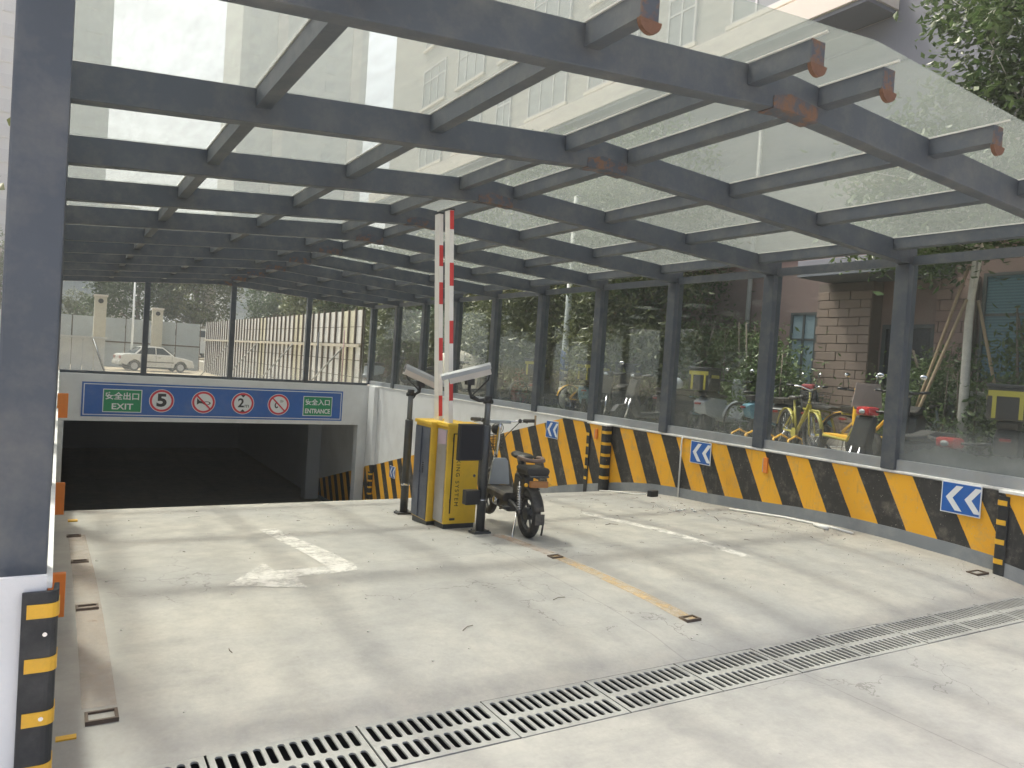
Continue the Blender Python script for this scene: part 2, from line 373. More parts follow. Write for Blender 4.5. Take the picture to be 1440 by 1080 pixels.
def thing(name, label, cat, loc=(0, 0, 0), rz=0.0, group=None):
    o = bpy.data.objects.new(name, None); COL.objects.link(o); o.empty_display_size = 0.2
    o.location = loc; o.rotation_euler = (0, 0, rz)
    return tag(o, label, cat, group)
def struct(o): o['kind'] = 'structure'; return o
def box(name, a, b, mt, parent=None, bevel=0.0):
    return MB().box(a, b).build(name, mt, parent, bevel)
def dup(root, loc, rz=0.0, label=None, scale=None):
    r = root.copy(); COL.objects.link(r); r.location = loc; r.rotation_euler = (0, 0, rz)
    if scale: r.scale = scale
    if label: r['label'] = label
    for ch in root.children:
        c = ch.copy(); COL.objects.link(c); c.parent = r
        for g in ch.children:
            d = g.copy(); COL.objects.link(d); d.parent = c
    return r
def text(name, s, size, mt, parent, M, align='CENTER', ext=0.002, sx=1.0, spacing=1.0, bold=0.0):
    cu = bpy.data.curves.new(name, 'FONT'); cu.body = s; cu.size = size; cu.align_x = align; cu.align_y = 'CENTER'; cu.extrude = ext; cu.space_character = spacing; cu.offset = bold
    t = bpy.data.objects.new('tmp', cu); COL.objects.link(t)
    dg = bpy.context.evaluated_depsgraph_get(); me = bpy.data.meshes.new_from_object(t.evaluated_get(dg)); me.name = name
    bpy.data.objects.remove(t)
    me.materials.clear(); me.materials.append(mt)
    me.transform(Matrix.Diagonal((sx, 1, 1, 1))); me.transform(M)
    return link(name, me, parent)

# ------------------------------------------------------------------ floor profile and sheets
W = 7.17                                     # clear width between the ramp walls
PROF = [(3.06, 0.0), (3.35, 0.05), (3.8, 0.085), (4.4, 0.105), (5.0, 0.108), (5.6, 0.085), (6.2, 0.04), (6.9, -0.005), (7.5, -0.03), (8.0, -0.065),
        (8.4, -0.115), (8.8, -0.18), (9.3, -0.28), (10.0, -0.42), (14.0, -1.36), (19.45, -2.62), (21.5, -2.95), (24, -3.05), (36, -3.05)]
def fz(y):
    if y <= PROF[0][0]: return 0.0
    for (a, za), (b, zb) in zip(PROF, PROF[1:]):
        if y <= b: return za + (zb - za) * (y - a) / (b - a)
    return PROF[-1][1]
YE = 19.45                                   # plane of the portal wall
def floor_sheet(name, x0, x1, ys, dz, mt, parent=None):
    b = MB(); vs = []; 
    for y in ys: vs += [(x0, y, fz(y) + dz), (x1, y, fz(y) + dz)]
    b.add(vs, [(2 * i, 2 * i + 1, 2 * i + 3, 2 * i + 2) for i in range(len(ys) - 1)], True)
    return b.build(name, mt, parent)
ys = [p[0] for p in PROF]
rf = MB(); nx = 6
for i, y in enumerate(ys):
    for j in range(nx + 1): rf.v.append((-0.02 + (W + 0.04) * j / nx, y, fz(y)))
for i in range(len(ys) - 1):
    for j in range(nx):
        a = i * (nx + 1) + j; rf.f.append((a, a + 1, a + nx + 2, a + nx + 1)); rf.sm.append(True)
struct(rf.build('ramp_floor', M_FLOOR))
# street in front with the cut for the drain, ground either side and behind
st = MB()
st.add([(-60, -60, 0), (60, -60, 0), (60, 2.68, 0), (-60, 2.68, 0)], [(0, 1, 2, 3)])
st.add([(-60, 2.68, 0), (-0.08, 2.68, 0), (-0.08, 3.06, 0), (-60, 3.06, 0)], [(0, 1, 2, 3)])
struct(st.build('street', M_STREET))
gl_ = MB()
gl_.add([(-300, 3.06, 0), (-0.02, 3.06, 0), (-0.02, 19.6, 0), (-300, 19.6, 0)], [(0, 1, 2, 3)])
gl_.add([(-300, 19.6, 0), (7.5, 19.6, 0), (7.5, 600, 0), (-300, 600, 0)], [(0, 1, 2, 3)])
struct(gl_.build('ground', M_DIRT))
far = MB().add([(-600, -600, -0.05), (600, -600, -0.05), (600, -60, -0.05), (-600, -60, -0.05)], [(0, 1, 2, 3)])
far.add([(60, -60, -0.05), (600, -60, -0.05), (600, 900, -0.05), (60, 900, -0.05)], [(0, 1, 2, 3)])
far.add([(-600, 600, -0.05), (60, 600, -0.05), (60, 900, -0.05), (-600, 900, -0.05)], [(0, 1, 2, 3)])
struct(far.build('far_ground', M_DIRT))
LZ = 0.5                                     # level of the lot beside the ramp
lot = MB()
lot.add([(7.36, 2.68, LZ), (60, 2.68, LZ), (60, 600, LZ), (7.36, 600, LZ)], [(0, 1, 2, 3)])
lot.add([(7.36, 2.68, LZ), (60, 2.68, LZ), (60, 2.68, -0.05), (7.36, 2.68, -0.05)], [(0, 1, 2, 3)])
lot.add([(7.36, 19.6, LZ), (7.36, 600, LZ), (7.36, 600, -0.05), (7.36, 19.6, -0.05)], [(0, 1, 2, 3)])
struct(lot.build('parking_lot', M_LOT))
# painted lines of the lot
for i, (x0, y0, x1, y1) in enumerate([(10.3, 6.35, 12.6, 6.1), (9.3, 5.8, 10.9, 5.6), (9.2, 4.9, 11.6, 4.6), (10.4, 8.8, 12.6, 8.6), (10.4, 11.2, 12.6, 11.0)]):
    d = Vector((x1 - x0, y1 - y0, 0)).normalized(); n = Vector((-d.y, d.x, 0)) * 0.05
    b = MB(); p, q = Vector((x0, y0, LZ + 0.004)), Vector((x1, y1, LZ + 0.004))
    b.add([p - n, q - n, q + n, p + n], [(0, 1, 2, 3)]); struct(b.build('parking_line', mat('line_white', (0.75, 0.75, 0.73), 0.7)))

# floor paint
def fp(name, poly_fn, mt):  # strip list of (xl, xr, y)
    b = MB(); vs = []
    for xl, xr, y in poly_fn: vs += [(xl, y, fz(y) + 0.004), (xr, y, fz(y) + 0.004)]
    b.add(vs, [(2 * i, 2 * i + 1, 2 * i + 3, 2 * i + 2) for i in range(len(poly_fn) - 1)], True)
    return struct(b.build(name, mt))
def lin(x0l, x0r, y0, x1l, x1r, y1, n=10):
    return [(x0l + (x1l - x0l) * t / n, x0r + (x1r - x0r) * t / n, y0 + (y1 - y0) * t / n) for t in range(n + 1)]
fp('faded_lane_strip', lin(0.14, 0.27, 3.5, 0.12, 0.24, 6.95), M_PPINK)
fp('yellow_lane_line', lin(3.43, 3.55, 3.45, 3.37, 3.48, 4.9), M_PYEL)
fp('faded_lane_line', lin(3.37, 3.48, 4.95, 3.34, 3.45, 5.8), wornpaint('nearly_gone_orange', (0.62, 0.42, 0.28), 0.35, 0.75, 4))
fp('white_lane_line', lin(4.99, 5.11, 4.4, 4.97, 5.09, 6.7), M_PWHITE)
def fr_(y): return fz(y) + 0.004
ar = MB()
sh = lin(1.66, 1.86, 5.12, 1.56, 1.70, 6.75, 8)
vs = []
for xl, xr, y in sh: vs += [(xl, y, fr_(y)), (xr, y, fr_(y))]
ar.add(vs, [(2 * i, 2 * i + 1, 2 * i + 3, 2 * i + 2) for i in range(8)], True)
pts = [(1.30, 5.119), (1.86, 5.119), (1.84, 4.97), (1.70, 4.93), (1.40, 4.93)]
ar.add([(x, y, fr_(y)) for x, y in pts], [(0, 4, 3, 2, 1)])
pts = [(0.95, 4.87), (1.40, 4.68), (1.399, 4.93), (1.299, 5.119), (1.29, 5.36)]
ar.add([(x, y, fr_(y)) for x, y in pts], [(0, 1, 2, 3, 4)])
struct(ar.build('painted_arrow', M_PWHITE))

# ------------------------------------------------------------------ drain
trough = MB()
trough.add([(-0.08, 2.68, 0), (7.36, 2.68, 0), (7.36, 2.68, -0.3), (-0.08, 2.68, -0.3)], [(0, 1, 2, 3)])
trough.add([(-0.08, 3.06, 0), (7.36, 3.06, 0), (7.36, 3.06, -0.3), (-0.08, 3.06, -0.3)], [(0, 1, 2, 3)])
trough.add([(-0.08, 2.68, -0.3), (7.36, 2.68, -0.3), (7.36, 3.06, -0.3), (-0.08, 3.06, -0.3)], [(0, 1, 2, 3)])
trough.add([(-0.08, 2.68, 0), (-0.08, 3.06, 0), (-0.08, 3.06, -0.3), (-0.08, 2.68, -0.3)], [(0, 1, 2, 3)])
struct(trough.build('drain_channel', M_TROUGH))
def grate_mesh():
    b = MB(); w, d, th = 0.600, 0.370, 0.008; n = 12
    cw = (w - 0.03) / n; rows = [(0.016, 0.176), (0.190, 0.354)]
    def quad(x0, y0, x1, y1): b.add([(x0, y0, 0), (x1, y0, 0), (x1, y1, 0), (x0, y1, 0)], [(0, 1, 2, 3)])
    quad(0, 0, 0.015, d); quad(w - 0.015, 0, w, d)
    quad(0.015, 0, w - 0.015, rows[0][0]); quad(0.015, rows[0][1], w - 0.015, rows[1][0]); quad(0.015, rows[1][1], w - 0.015, d)
    for (y0, y1) in rows:
        for i in range(n):
            x0 = 0.015 + i * cw; x1 = x0 + cw; cx = (x0 + x1) / 2; r = 0.0148
            ring = []
            for k in range(7): a = math.pi * k / 6; ring.append((cx + r * math.cos(a), y1 - 0.012 - r + r * math.sin(a)))
            for k in range(7): a = math.pi + math.pi * k / 6; ring.append((cx + r * math.cos(a), y0 + 0.012 + r + r * math.sin(a)))
            outer = [(x1, y1 - 0.03), (x1, y1), (x1, y1), (cx, y1), (x0, y1), (x0, y1), (x0, y1 - 0.03),
                     (x0, y0 + 0.03), (x0, y0), (x0, y0), (cx, y0), (x1, y0), (x1, y0), (x1, y0 + 0.03)]
            m_ = 14; vs = [(x, y, 0) for x, y in outer] + [(x, y, 0) for x, y in ring] + [(x, y, -th) for x, y in ring]
            fs = []
            for k in range(m_):
                k2 = (k + 1) % m_
                if outer[k] == outer[k2]: fs.append((k, m_ + k2, m_ + k))
                else: fs.append((k, k2, m_ + k2, m_ + k))
                fs.append((m_ + k, m_ + k2, 2 * m_ + k2, 2 * m_ + k))
            b.add(vs, fs)
    for (x0, y0, x1, y1) in ((0, 0, w, 0), (w, 0, w, d), (w, d, 0, d), (0, d, 0, 0)):
        b.add([(x0, y0, 0), (x1, y1, 0), (x1, y1, -th), (x0, y0, -th)], [(0, 1, 2, 3)])
    me = bpy.data.meshes.new('drain_grate'); me.from_pydata(b.v, [], b.f)
    me.materials.append(M_GRATE); me.update(); return me
gm = grate_mesh(); ng = 12
for i in range(ng):
    o = link('drain_grate', gm, None, (-0.055 + 0.61 * i, 2.685, 0.003 + random.uniform(-0.0015, 0.003)))
    o.rotation_euler = (0, 0, random.uniform(-0.003, 0.003))
    lab = 'grey slotted drain grate in the channel across the entrance, number %s from the left wall' % ['one', 'two', 'three', 'four', 'five', 'six', 'seven', 'eight', 'nine', 'ten', 'eleven', 'twelve'][i]
    if i == 0: lab = 'grey slotted drain grate against the left wall end'
    if i == ng - 1: lab = 'grey slotted drain grate against the right wall end'
    tag(o, lab, 'drain grate', 'drain grates across the ramp entrance')

# ------------------------------------------------------------------ ramp walls
def band_top(y): return 0.765 if y <= 10.25 else 0.765 - 0.24 * (y - 10.25)
def slab(yl, lo, hi, x0, x1):
    """slab between profile functions lo(y), hi(y), x0..x1"""
    b = MB(); n = len(yl); vs = []
    for y in yl: vs += [(x0, y, lo(y)), (x1, y, lo(y)), (x1, y, hi(y)), (x0, y, hi(y))]
    fs = []
    for i in range(n - 1):
        a = 4 * i; c = a + 4
        fs += [(a, a + 1, c + 1, c), (a + 1, a + 2, c + 2, c + 1), (a + 2, a + 3, c + 3, c + 2), (a + 3, a, c, c + 3)]
    fs += [(0, 3, 2, 1), (4 * n - 4, 4 * n - 3, 4 * n - 2, 4 * n - 1)]
    return b.add(vs, fs)
YL = sorted(set([2.76, 3.06] + [y for y in ys if y < 24] + [10.25, 12, 16, 18, 23.9]))
ZT = 0.775
def ramp_wall(side):
    if side > 0: w = thing('ramp_wall', 'right ramp wall with black and yellow hazard stripes below white plaster, under the side glass', 'wall'); X = W; s = 1
    else: w = thing('ramp_wall', 'left ramp wall seen edge-on behind the big left column', 'wall'); X = 0.0; s = -1
    ZTL = ZT if side > 0 else 0.80
    def sl(name, lo, hi, t0, t1, mt, yl=YL):
        a, b = sorted((X + s * t0, X + s * t1)); return slab(yl, lo, hi, a, b).build(name, mt, w)
    sl('wall_core', lambda y: min(-0.3, fz(y) - 0.1), lambda y: ZTL if y < YE + 0.1 else -0.02, 0.012, 0.20, M_WALLW)
    sl('skirting', lambda y: fz(y) - 0.05, lambda y: fz(y) + 0.125, -0.006, 0.012, M_SKIRT)
    sl('hazard_band', lambda y: fz(y) + 0.125, lambda y: band_top(y), 0.0, 0.012, M_STRIPE)
    yu = [y for y in YL if y >= 10.25]
    sl('white_plaster', lambda y: band_top(y), lambda y: max(ZTL if y < YE + 0.1 else -0.02, band_top(y)), 0.001, 0.012, M_WALLW, yu)
    a, b = sorted((X - s * 0.012, X + s * 0.21)); box('coping', (a, 2.75, ZTL), (b, YE - 0.002, ZTL + 0.022), M_COPING, w, 0.004)
    return w
WR = ramp_wall(1); WLf = ramp_wall(-1)
# bright white end of the left wall facing the street
box('end_face', (-0.40, 2.74, 0.14), (-0.003, 2.759, 0.845), M_WALLW, WLf)
box('end_skirting', (-0.41, 2.735, -0.02), (-0.003, 2.759, 0.14), M_SKIRT, WLf)
box('end_pier', (-0.40, 2.76, -0.02), (-0.203, 3.4, 0.845), M_WALLW, WLf)
# piers standing proud of the right wall
def pier(y0, y1):
    n = [y0, (y0 + y1) / 2, y1]
    slab(n, lambda y: fz(y) + 0.125, lambda y: band_top(y), W - 0.11, W - 0.001).build('pier', M_STRIPE, WR)
    slab(n, lambda y: fz(y) - 0.05, lambda y: fz(y) + 0.1249, W - 0.118, W - 0.007).build('pier_skirting', M_SKIRT, WR)
    box('pier_coping', (W - 0.125, y0 - 0.01, 0.7655), (W - 0.0125, y1 + 0.01, 0.79), M_COPING, WR, 0.003)
def pier_low(y0, y1):
    n = [y0, (y0 + y1) / 2, y1]
    slab(n, lambda y: fz(y) + 0.125, lambda y: band_top(y), W - 0.11, W - 0.001).build('pier', M_STRIPE, WR)
    slab(n, lambda y: band_top(y), lambda y: ZT - 0.003, W - 0.11, W - 0.001).build('pier_plaster', M_WALLW, WR)
pier(2.78, 3.42); pier(8.95, 9.42); pier_low(18.7, 19.1)
# thin vertical conduit on the right wall
tag(MB().tube([(W - 0.02, 7.45, -0.02), (W - 0.02, 7.45, 0.74), (W + 0.0, 7.45, 0.79)], 0.011).build('conduit', M_PVC), 'thin white pipe running up the striped wall beside the middle chevron sign', 'pipe')
# reddish plates on the right wall
def plate(x, y, z0, z1, label, wdt=0.05, prot=0.06, side=1):
    a, b = sorted((x, x - side * prot))
    t = thing('reflector_plate', label, 'reflector', (0, 0, 0), 0, 'orange reflector plates on the ramp walls')
    box('plate', (a, y - wdt, z0), (b, y + wdt, z1), M_ORANGE, t, 0.004)
    box('backing', (a + (0.004 if side < 0 else 0.004), y + wdt + 0.001, z0 + 0.01), (b - 0.004, y + wdt + 0.012, z1 - 0.01), M_GREYP, t)
plate(W - 0.115, 3.02, 0.52, 0.72, 'narrow orange reflector plate on the pier at the right edge')
plate(W, 6.05, 0.52, 0.70, 'narrow orange reflector plate between the middle and near chevron signs', 0.03, 0.02)
plate(W - 0.115, 9.18, 0.55, 0.70, 'narrow orange reflector plate on the middle pier between two corner guards', 0.03, 0.02)
plate(0.0, 4.35, 0.19, 0.41, 'orange reflector plate lowest on the left wall, just above the near corner guard', 0.02, 0.075, -1)
plate(0.0, 7.1, 0.14, 0.40, 'orange reflector plate left of the dark opening, just above the crest of the floor', 0.02, 0.085, -1)
plate(0.0, 9.3, 0.72, 0.98, 'orange reflector plate beside the left end of the blue sign', 0.02, 0.10, -1)
# corner guards (L of black rubber with yellow strips)
def corner_guard(x, y, z0, z1, label, sx=1, sy=1, wdt=0.085, cat_n=4):
    """corner at (x, y); legs run to +sx in X and to +sy in Y"""
    t = thing('corner_guard', label, 'corner guard', (x, y, z0), 0, 'striped rubber corner guards')
    h = z1 - z0; th = 0.014
    def L(e, a, b, o):   # L-profile from offset
        w = wdt + e
        p = [(-o + 0.030 - 0.030 * math.cos(q_), -o + 0.030 - 0.030 * math.sin(q_)) for q_ in (0.0, 0.39, 0.785, 1.18, 1.571)] + [(w, -o), (w, th - o), (th - o + 0.004, th - o + 0.004), (th - o, w), (-o, w)]
        p = [(sx * q[0], sy * q[1]) for q in p]
        return MB().prism(p, 'Z', a, b)
    L(0, 0, h, th).build('rubber', M_RUBBER, t, 0.003)
    zc = h - 0.06 + 0.17
    while zc - 0.17 > 0.06:
        zc -= 0.17
        L(-0.014, zc - 0.022, zc + 0.022, th + 0.003).build('yellow_strip', M_YTAPE, t)
    b = MB()
    for k in range(3):
        b.disc((sx * 0.02, -sy * (th + 0.001), h * (k + 0.5) / 3), 0.007, 0.006, 'Y', 10)
    b.build('bolts', M_CHROME, t)
corner_guard(0.018, 2.733, 0.0, 0.80, 'large black and yellow corner guard on the left wall end below the big column', -1, 1, 0.085)
corner_guard(W - 0.112, 3.422, 0.05, 0.74, 'black and yellow corner guard beside the nearest chevron sign', 1, -1, 0.085)
corner_guard(W - 0.112, 8.948, fz(8.95), 0.73, 'wider black and yellow corner guard on the near edge of the middle pier', 1, 1, 0.10)
corner_guard(W - 0.112, 9.422, fz(9.42), 0.66, 'narrow black and yellow corner guard on the far edge of the middle pier', 1, -1, 0.085)
corner_guard(W - 0.112, 18.698, fz(18.7), fz(18.7) + 1.0, 'distant corner guard beside the dark opening at the bottom of the ramp', 1, 1, 0.09)

# chevron signs
def chevron_sign(y, z, label, w=0.36, h=0.29):
    t = thing('chevron_sign', label, 'sign', (W - 0.012, y, z), 0, 'blue chevron signs on the striped wall')
    MB().box((-0.006, -w / 2, -h / 2), (0.004, w / 2, h / 2)).build('sign_face', M_WHITE, t, 0.002)
    box('blue_field', (-0.0075, -w / 2 + 0.01, -h / 2 + 0.01), (-0.0061, w / 2 - 0.01, h / 2 - 0.01), M_BLUE, t)
    for c in (-0.085, 0.085):   # pointing to +Y (down the ramp = left in the picture)
        s = 0.062; a = 0.05; hh = h / 2 - 0.03
        b = MB()
        pts = [(c + a, 0), (c - a + 0.01, hh), (c - a - s + 0.01, hh), (c + a - s, 0), (c - a - s + 0.01, -hh), (c - a + 0.01, -hh)]
        b.add([(-0.0092, p[0], p[1]) for p in pts], [(0, 1, 2, 3), (0, 3, 4, 5)])
        b.add([(-0.0077, p[0], p[1]) for p in pts], [(0, 1, 2, 3), (0, 3, 4, 5)])
        b.build('white_chevron', M_WHITE, t)
chevron_sign(3.80, 0.635, 'blue sign with two white chevrons nearest the camera, beside the corner guard')
chevron_sign(7.10, 0.615, 'blue sign with two white chevrons in the middle of the striped wall')
chevron_sign(10.54, 0.545, 'blue sign with two white chevrons behind the parked electric bike')
chevron_sign(17.4, -1.25, 'small distant chevron sign low on the wall at the bottom of the ramp')

# ------------------------------------------------------------------ portal wall and tunnel
hw = thing('portal_wall', 'white concrete lintel wall above the dark garage opening', 'wall')
box('lintel', (0.0, YE, -0.30), (W, YE + 0.3, 0.765), M_WALLW, hw, 0.006)
box('jamb', (6.93, YE, -2.9), (W, YE + 0.3, -0.301), M_WALLW, hw, 0.004)
box('jamb', (0.0, YE, -2.9), (0.14, YE + 0.3, -0.301), M_WALLW, hw, 0.004)
tn = thing('garage_tunnel', 'dark underground garage passage behind the portal', 'tunnel')
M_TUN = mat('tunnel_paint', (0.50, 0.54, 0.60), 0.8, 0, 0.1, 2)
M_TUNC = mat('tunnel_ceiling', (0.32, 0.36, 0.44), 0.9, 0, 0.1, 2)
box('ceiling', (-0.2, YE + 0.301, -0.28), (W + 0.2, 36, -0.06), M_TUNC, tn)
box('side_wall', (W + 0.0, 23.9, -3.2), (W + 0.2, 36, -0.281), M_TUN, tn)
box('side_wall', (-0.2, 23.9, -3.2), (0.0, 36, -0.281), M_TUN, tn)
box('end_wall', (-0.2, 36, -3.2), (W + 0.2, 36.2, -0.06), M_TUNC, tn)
box('column', (6.75, 23.4, -3.1), (W - 0.002, 23.85, -0.281), M_TUN, tn)
# banner sign
SX0, SX1, SZ0, SZ1, SY = 0.46, 6.46, -0.195, 0.585, YE - 0.03
sg = thing('entrance_sign', 'long blue sign with traffic symbols above the dark opening', 'sign', (0, 0, 0))
box('panel', (SX0, SY, SZ0), (SX1, YE - 0.003, SZ1), M_WHITE, sg, 0.004)
b = MB(); e = 0.0
box('blue_border', (SX0 + 0.0, SY - 0.003, SZ0 + 0.0), (SX1 - 0.0, SY - 0.001, SZ1 - 0.0), M_BLUE, sg)
box('white_line', (SX0 + 0.035, SY - 0.006, SZ0 + 0.035), (SX1 - 0.035, SY - 0.004, SZ1 - 0.035), M_WHITE, sg)
box('blue_field', (SX0 + 0.055, SY - 0.009, SZ0 + 0.055), (SX1 - 0.055, SY - 0.007, SZ1 - 0.055), M_BLUE, sg)
RX = Matrix.Rotation(R(90), 4, 'X')
def at(x, z, d=0.012): return Matrix.Translation((x, SY - d, z)) @ RX
zc = (SZ0 + SZ1) / 2
def green(x0, x1, z0, z1, cn, en, s1, s2, sxn):
    g = box('green_panel', (x0, SY - 0.012, z0), (x1, SY - 0.010, z1), M_WHITE, sg)
    box('green_field', (x0 + 0.018, SY - 0.015, z0 + 0.018), (x1 - 0.018, SY - 0.013, z1 - 0.018), M_GREEN, g)
    h = z1 - z0; xc = (x0 + x1) / 2
    text('lettering', cn, s1, M_WHITE, g, at(xc, z0 + h * 0.68, 0.018), sx=1.0, bold=0.004)
    text('lettering', en, s2, M_WHITE, g, at(xc, z0 + h * 0.24, 0.018), sx=sxn, ext=0.002, bold=0.004)
green(0.88, 1.68, -0.09, 0.44, '安全出口', 'EXIT', 0.178, 0.19, 1.15)
green(5.42, 6.18, -0.08, 0.43, '安全入口', 'ENTRANCE', 0.165, 0.165, 0.78)
def roundel(x, z, r=0.27):
    g = MB().disc((x, SY - 0.011, z), r, 0.002, 'Y', 40).build('round_sign', M_WHITE, sg)
    MB().disc((x, SY - 0.014, z), r - 0.014, 0.002, 'Y', 40).build('red_ring', M_RED, g)
    MB().disc((x, SY - 0.017, z), r - 0.062, 0.002, 'Y', 40).build('white_disc', M_WHITE, g)
    return g
def flat(pts, x, z, d, mt, parent, name='symbol'):
    b = MB(); b.prism([(x + p[0], z + p[1]) for p in pts], 'Y', SY - d - 0.0015, SY - d); return b.build(name, mt, parent)
RXS = [(2.10, 0.20), (3.02, 0.195), (3.93, 0.195), (4.80, 0.19)]
g = roundel(*RXS[0]); text('lettering', '5', 0.40, M_INK, g, at(RXS[0][0], RXS[0][1], 0.021), ext=0.0012, sx=1.15, bold=0.016)
g = roundel(*RXS[1]); x, z = RXS[1]
flat([(-0.15, 0.10), (-0.09, 0.035), (0.02, 0.0), (0.02, -0.035), (-0.09, -0.025), (-0.15, -0.06)], x, z, 0.020, M_INK, g)
b = MB(); b.torus((x + 0.07, SY - 0.021, z - 0.02), 0.045, 0.009, 'Y', 20, 6, 0.2, Matrix.Translation((x + 0.07, 0, z - 0.02)) @ Matrix.Diagonal((1.7, 1, 0.8, 1)) @ Matrix.Translation((-x - 0.07, 0, -z + 0.02))); b.build('symbol', M_INK, g)
q = 0.155
flat([(-q - 0.012, q - 0.012), (-q + 0.016, q + 0.016), (q + 0.012, -q + 0.012), (q - 0.016, -q - 0.016)], x, z, 0.0245, M_RED, g, 'red_bar')
g = roundel(*RXS[2]); x, z = RXS[2]
text('lettering', '2', 0.30, M_INK, g, at(x - 0.045, z, 0.021), ext=0.0012, bold=0.008)
text('lettering', 'm', 0.15, M_INK, g, at(x + 0.095, z - 0.055, 0.021), ext=0.0012)
flat([(-0.06, 0.207), (0.06, 0.207), (0.0, 0.145)], x, z, 0.020, M_INK, g); flat([(-0.06, -0.207), (0.06, -0.207), (0.0, -0.145)], x, z, 0.020, M_INK, g)
g = roundel(*RXS[3]); x, z = RXS[3]
b = MB()
for k in range(9):
    a0 = R(60 + k * 30); a1 = R(90 + k * 30)
    w0 = 0.03
    b.prism([(x - 0.05 + math.cos(a0) * 0.05, z - 0.02 + math.sin(a0) * 0.075), (x - 0.05 + math.cos(a1) * 0.05, z - 0.02 + math.sin(a1) * 0.075), (x - 0.05 + math.cos(a1) * (0.05 - w0), z - 0.02 + math.sin(a1) * (0.075 - w0)), (x - 0.05 + math.cos(a0) * (0.05 - w0), z - 0.02 + math.sin(a0) * (0.075 - w0))] , 'Y', SY - 0.0215, SY - 0.020)
b.build('symbol', M_INK, g)
flat([(0.02, 0.10), (0.05, 0.13), (0.13, 0.10), (0.10, 0.06), (0.04, 0.05)], x, z, 0.020, mat('pale_grey_print', (0.45, 0.46, 0.47), 0.5), g)
flat([(-q - 0.010, q - 0.010), (-q + 0.014, q + 0.014), (q + 0.010, -q + 0.010), (q - 0.014, -q - 0.014)], x, z, 0.0245, M_RED, g, 'red_bar')

# ------------------------------------------------------------------ canopy
canopy = thing('glass_canopy', 'dark grey steel canopy with glass roof and glass sides over the ramp', 'canopy')
Y0, BAY, NB = 2.884, 1.6565, 10
XRIDGE = 3.33
def rz_low(x):
    if x <= XRIDGE: return 2.79 + (3.07 - 2.79) * x / XRIDGE
    return 3.07 + (2.855 - 3.07) * (x - XRIDGE) / (W - XRIDGE)
RD = 0.195
XL, XR = -0.16, W + 0.13
raf = MB().prism([(XL, rz_low(XL)), (XRIDGE, rz_low(XRIDGE)), (XR, rz_low(XR)), (XR, rz_low(XR) + RD), (XRIDGE, rz_low(XRIDGE) + RD), (XL, rz_low(XL) + RD)], 'Y', -0.05, 0.05).mesh('rafter', M_STEEL, 0.004, 1)
colL = MB().box((-0.16, -0.075, 0.825), (-0.005, 0.075, rz_low(-0.16) - 0.001)).mesh('column', M_STEEL, 0.008, 2)
colR = MB().box((W - 0.02, -0.075, 0.80), (W + 0.13, 0.075, rz_low(W + 0.13) - 0.001)).mesh('column', M_STEEL, 0.008, 2)
rsp = MB().prism([(3.20, rz_low(3.20) - 0.006), (XRIDGE, rz_low(XRIDGE) - 0.006), (3.56, rz_low(3.56) - 0.006), (3.56, rz_low(3.56) + 0.075), (XRIDGE, rz_low(XRIDGE) + 0.085), (3.20, rz_low(3.20) + 0.06)], 'Y', -0.056, 0.056).mesh('splice_plate', M_RUST)
for i in range(NB + 1):
    y = Y0 + BAY * i if i < NB else YE + 0.08
    link('rafter', raf, canopy, (0, y, 0)); link('column', colL, canopy, (0, y, 0)); link('column', colR, canopy, (0, y, 0)); link('splice_plate', rsp, canopy, (0, y, 0))
PX = [-0.11, 0.93, 2.0, 3.04, 3.60, 4.68, 5.78, 6.93]
PW, PH = 0.085, 0.105
def ztop(x): return rz_low(x) + RD - 0.004
for x in PX:
    for i in range(NB + 1):
        if i == 0: a, b_ = 2.45, Y0 - 0.051
        else: a, b_ = Y0 + BAY * (i - 1) + 0.051, (Y0 + BAY * i if i < NB else YE + 0.08) - 0.051
        s = (ztop(x + PW / 2) - ztop(x - PW / 2)) / 2
        z = ztop(x)
        MB().prism([(x - PW / 2, z - s - PH), (x + PW / 2, z + s - PH), (x + PW / 2, z + s), (x - PW / 2, z - s)], 'Y', a, b_).build('purlin', M_STEEL, canopy)
    # end plate with rusty half-round bracket
    z = ztop(x)
    cap = box('end_plate', (x - PW / 2 - 0.004, 2.440, z - PH - 0.012), (x + PW / 2 + 0.004, 2.449, z - 0.002), M_RUST, canopy)
    pts = [(x + 0.058 * math.cos(a), z - PH - 0.013 + 0.055 * math.sin(a)) for a in [math.pi + math.pi * k / 10 for k in range(11)]]
    MB().prism(pts, 'Y', 2.430, 2.452).build('end_bracket', M_RUST_DARK, cap)
# roof panes
edges = [-0.22] + PX[1:-1] + [W + 0.28]
edges = [-0.22, 0.93, 2.0, 3.04, XRIDGE, 3.60, 4.68, 5.78, W + 0.22]
for j in range(len(edges) - 1):
    xa, xb = edges[j] + 0.006, edges[j + 1] - 0.006
    for i in range(NB + 1):
        ya, yb = (2.34, Y0 - 0.006) if i == 0 else (Y0 + BAY * (i - 1) + 0.006, (Y0 + BAY * i if i < NB else YE + 0.2) - 0.006)
        za, zb = ztop(xa) + 0.012, ztop(xb) + 0.012
        MB().prism([(xa, za), (xb, zb), (xb, zb + 0.009), (xa, za + 0.009)], 'Y', ya, yb).build('roof_pane', M_GROOF, canopy)
# gaskets along purlins (pale line)
M_GASK = mat('pale_gasket', (0.55, 0.55, 0.52), 0.6)
for x in PX[1:]:
    MB().prism([(x - PW / 2 - 0.006, ztop(x) + 0.000), (x - PW / 2 + 0.004, ztop(x) + 0.000), (x - PW / 2 + 0.004, ztop(x) + 0.010), (x - PW / 2 - 0.006, ztop(x) + 0.010)], 'Y', 2.36, YE + 0.1).build('gasket', M_GASK, canopy)
